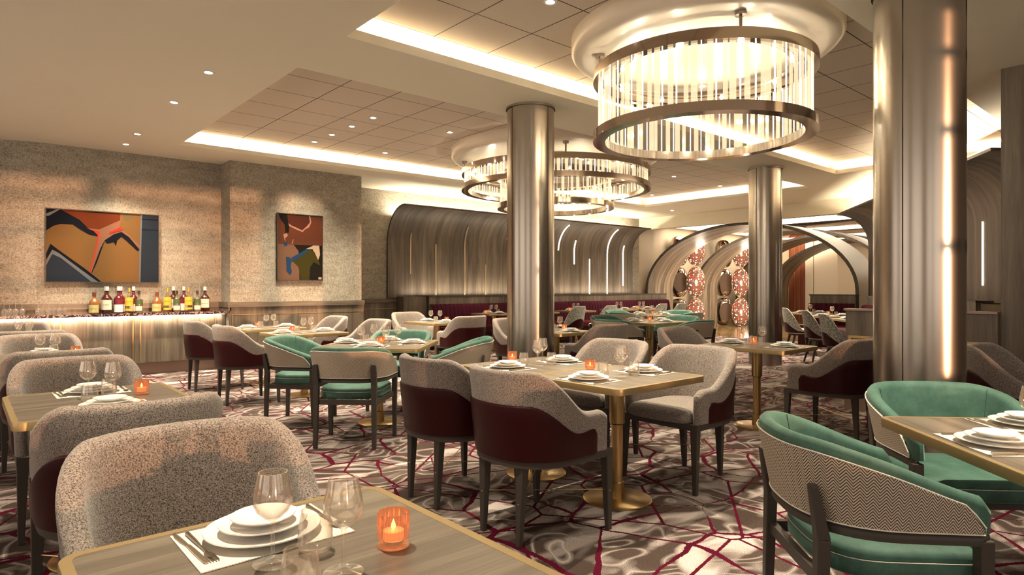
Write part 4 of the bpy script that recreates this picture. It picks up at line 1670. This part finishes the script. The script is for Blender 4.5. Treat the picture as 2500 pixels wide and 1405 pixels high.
def bottle(x, y, H, R, body, cap, labels, label, sq=False):
    H, R = H * 1.27, R * 1.42
    t = thing('liquor_bottle', label, 'bottle', (x, y, .905), math.radians(-41 + 20))
    sh = H * .56
    prof = [(0, 0), (R * .94, 0), (R, .006), (R, sh * .9), (R * .93, sh), (R * .6, sh + R * .45), (R * .34, sh + R * .8), (R * .30, H * .82), (R * .34, H * .83), (R * .34, H * .85), (0, H * .85)]
    MB().lathe(prof, 24).build('glass_body', body, t, smooth=50)
    MB().lathe([(0, H * .84), (R * .36, H * .84), (R * .36, H), (0, H)], 16).build('cap', cap, t, smooth=40)
    for (z0, z1, m_, w_, txt, ts) in labels:
        rows = []
        for i in range(11):
            a = -PI / 2 + w_ * (i / 10 - .5)
            rows.append([((R + .0012) * math.cos(a), (R + .0012) * math.sin(a), z0 * H), ((R + .0012) * math.cos(a), (R + .0012) * math.sin(a), z1 * H)])
        lo = MB().grid(rows).build('paper_label', m_, t)
        if txt:
            text_mesh(txt, ts * 1.35, 'ink', lo, (0, -R - .002, (z0 + z1) / 2 * H), (PI / 2, 0, 0))
    return t


Rb = .040
B_hen = lambda x, y, lb: bottle(x, y, .235, .046, 'b_amber', 'cap_red', [(.06, .42, 'lab_olive', 2.2, 'Hennessy', .016)], lb)
B_jim = lambda x, y, lb: bottle(x, y, .30, .047, 'b_brown', 'cap_white', [(.14, .50, 'lab_cream', 2.3, 'JIM BEAM', .015)], lb)
B_bac = lambda x, y, lb: bottle(x, y, .30, .042, 'b_red', 'cap_white', [(.05, .33, 'lab_white', 2.4, None, 0), (.34, .5, 'lab_red', 2.4, None, 0)], lb)
B_gor = lambda x, y, lb: bottle(x, y, .285, .041, 'b_clear', 'cap_gold', [(.10, .18, 'lab_yellow', 2.3, None, 0), (.28, .62, 'lab_yellow', 2.2, "GORDON'S", .014)], lb)
B_grn = lambda x, y, lb: bottle(x, y, .25, .034, 'b_grey', 'cap_black', [(.10, .30, 'lab_cream', 2.3, None, 0), (.38, .62, 'lab_green', 2.6, None, 0)], lb)
B_hen(1.395, 10.40, 'squat amber bottle with olive label, left cluster on the bar')
B_jim(1.545, 10.40, 'dark bottle with cream label, second in the left bar cluster')
B_jim(1.56, 10.58, 'white-capped bottle behind the cream-label bottle, left cluster')
B_bac(1.685, 10.40, 'red bottle with white label, left cluster on the bar')
B_bac(1.74, 10.58, 'white-capped bottle behind the red bottle, left bar cluster')
B_gor(1.815, 10.39, 'clear bottle with yellow label, left cluster on the bar')
B_bac(1.90, 10.57, 'white-capped bottle behind the yellow-label bottle, left cluster')
B_grn(1.938, 10.40, 'small bottle with green label and black cap, left cluster')
B_hen(2.168, 10.40, 'squat amber bottle with olive label, right cluster on the bar')
B_gor(2.305, 10.39, 'clear yellow-label bottle, first in the right bar cluster')
B_jim(2.43, 10.58, 'white-capped dark bottle behind first yellow-label bottle, right cluster')
B_grn(2.43, 10.39, 'green-label bottle in the middle of the right bar cluster')
B_bac(2.56, 10.53, 'white-capped red bottle at the back of right bar cluster')
B_gor(2.59, 10.38, 'clear yellow-label bottle, second in the right bar cluster')
B_grn(2.71, 10.38, 'green-label bottle near the right end of the right cluster')
B_jim(2.85, 10.50, 'dark cream-label bottle at the right end of bar cluster')

inv = [(r, .176 - z) for r, z in wine]
PROTO['inv'] = [lathe_thing('wine_glass', 'glass', inv, 'glass', 20, 60), False]
for i, (x, y, lb) in enumerate(((.42, 10.40, 'first'), (.48, 10.50, 'second'), (.535, 10.40, 'third'), (.61, 10.50, 'fourth'), (.77, 10.40, 'fifth'), (.83, 10.50, 'sixth'), (.88, 10.40, 'seventh'), (.95, 10.50, 'eighth'), (1.0, 10.40, 'ninth'), (1.07, 10.50, 'tenth'))):
    place('inv', (x, y, .905), 0, 'upside-down stemmed glass on the bar, %s from the left' % lb, 'upturned glasses on the bar')

# added spots without fixtures, brightening the tables
for x, y, e in ((.62, 1.95, 52), (.65, 4.4, 46), (.65, 6.9, 42), (.6, 9.2, 38), (3.0, 2.7, 60), (3.05, 5.3, 55), (3.1, 7.3, 34), (5.5, 2.7, 50), (5.5, 5.9, 40), (5.6, 8.2, 42), (8.15, 6.0, 55), (10.3, 7.4, 55), (3.0, .4, 60), (8.3, 9.8, 34), (10.7, 9.8, 34), (12.8, 9.8, 40), (12, 5.0, 45), (10.6, 4.2, 34)):
    spot(x, y, e)
# added lights without fixtures, washing the wall and pictures
for x, y in ((1.0, 9.3), (2.4, 9.3), (4.25, 9.4)):
    light('SPOT', (x, y, 3.2), 40, WARM, .03, rot=(math.radians(32), 0, 0), spot=75, blend=1, name='added_wall_washer')
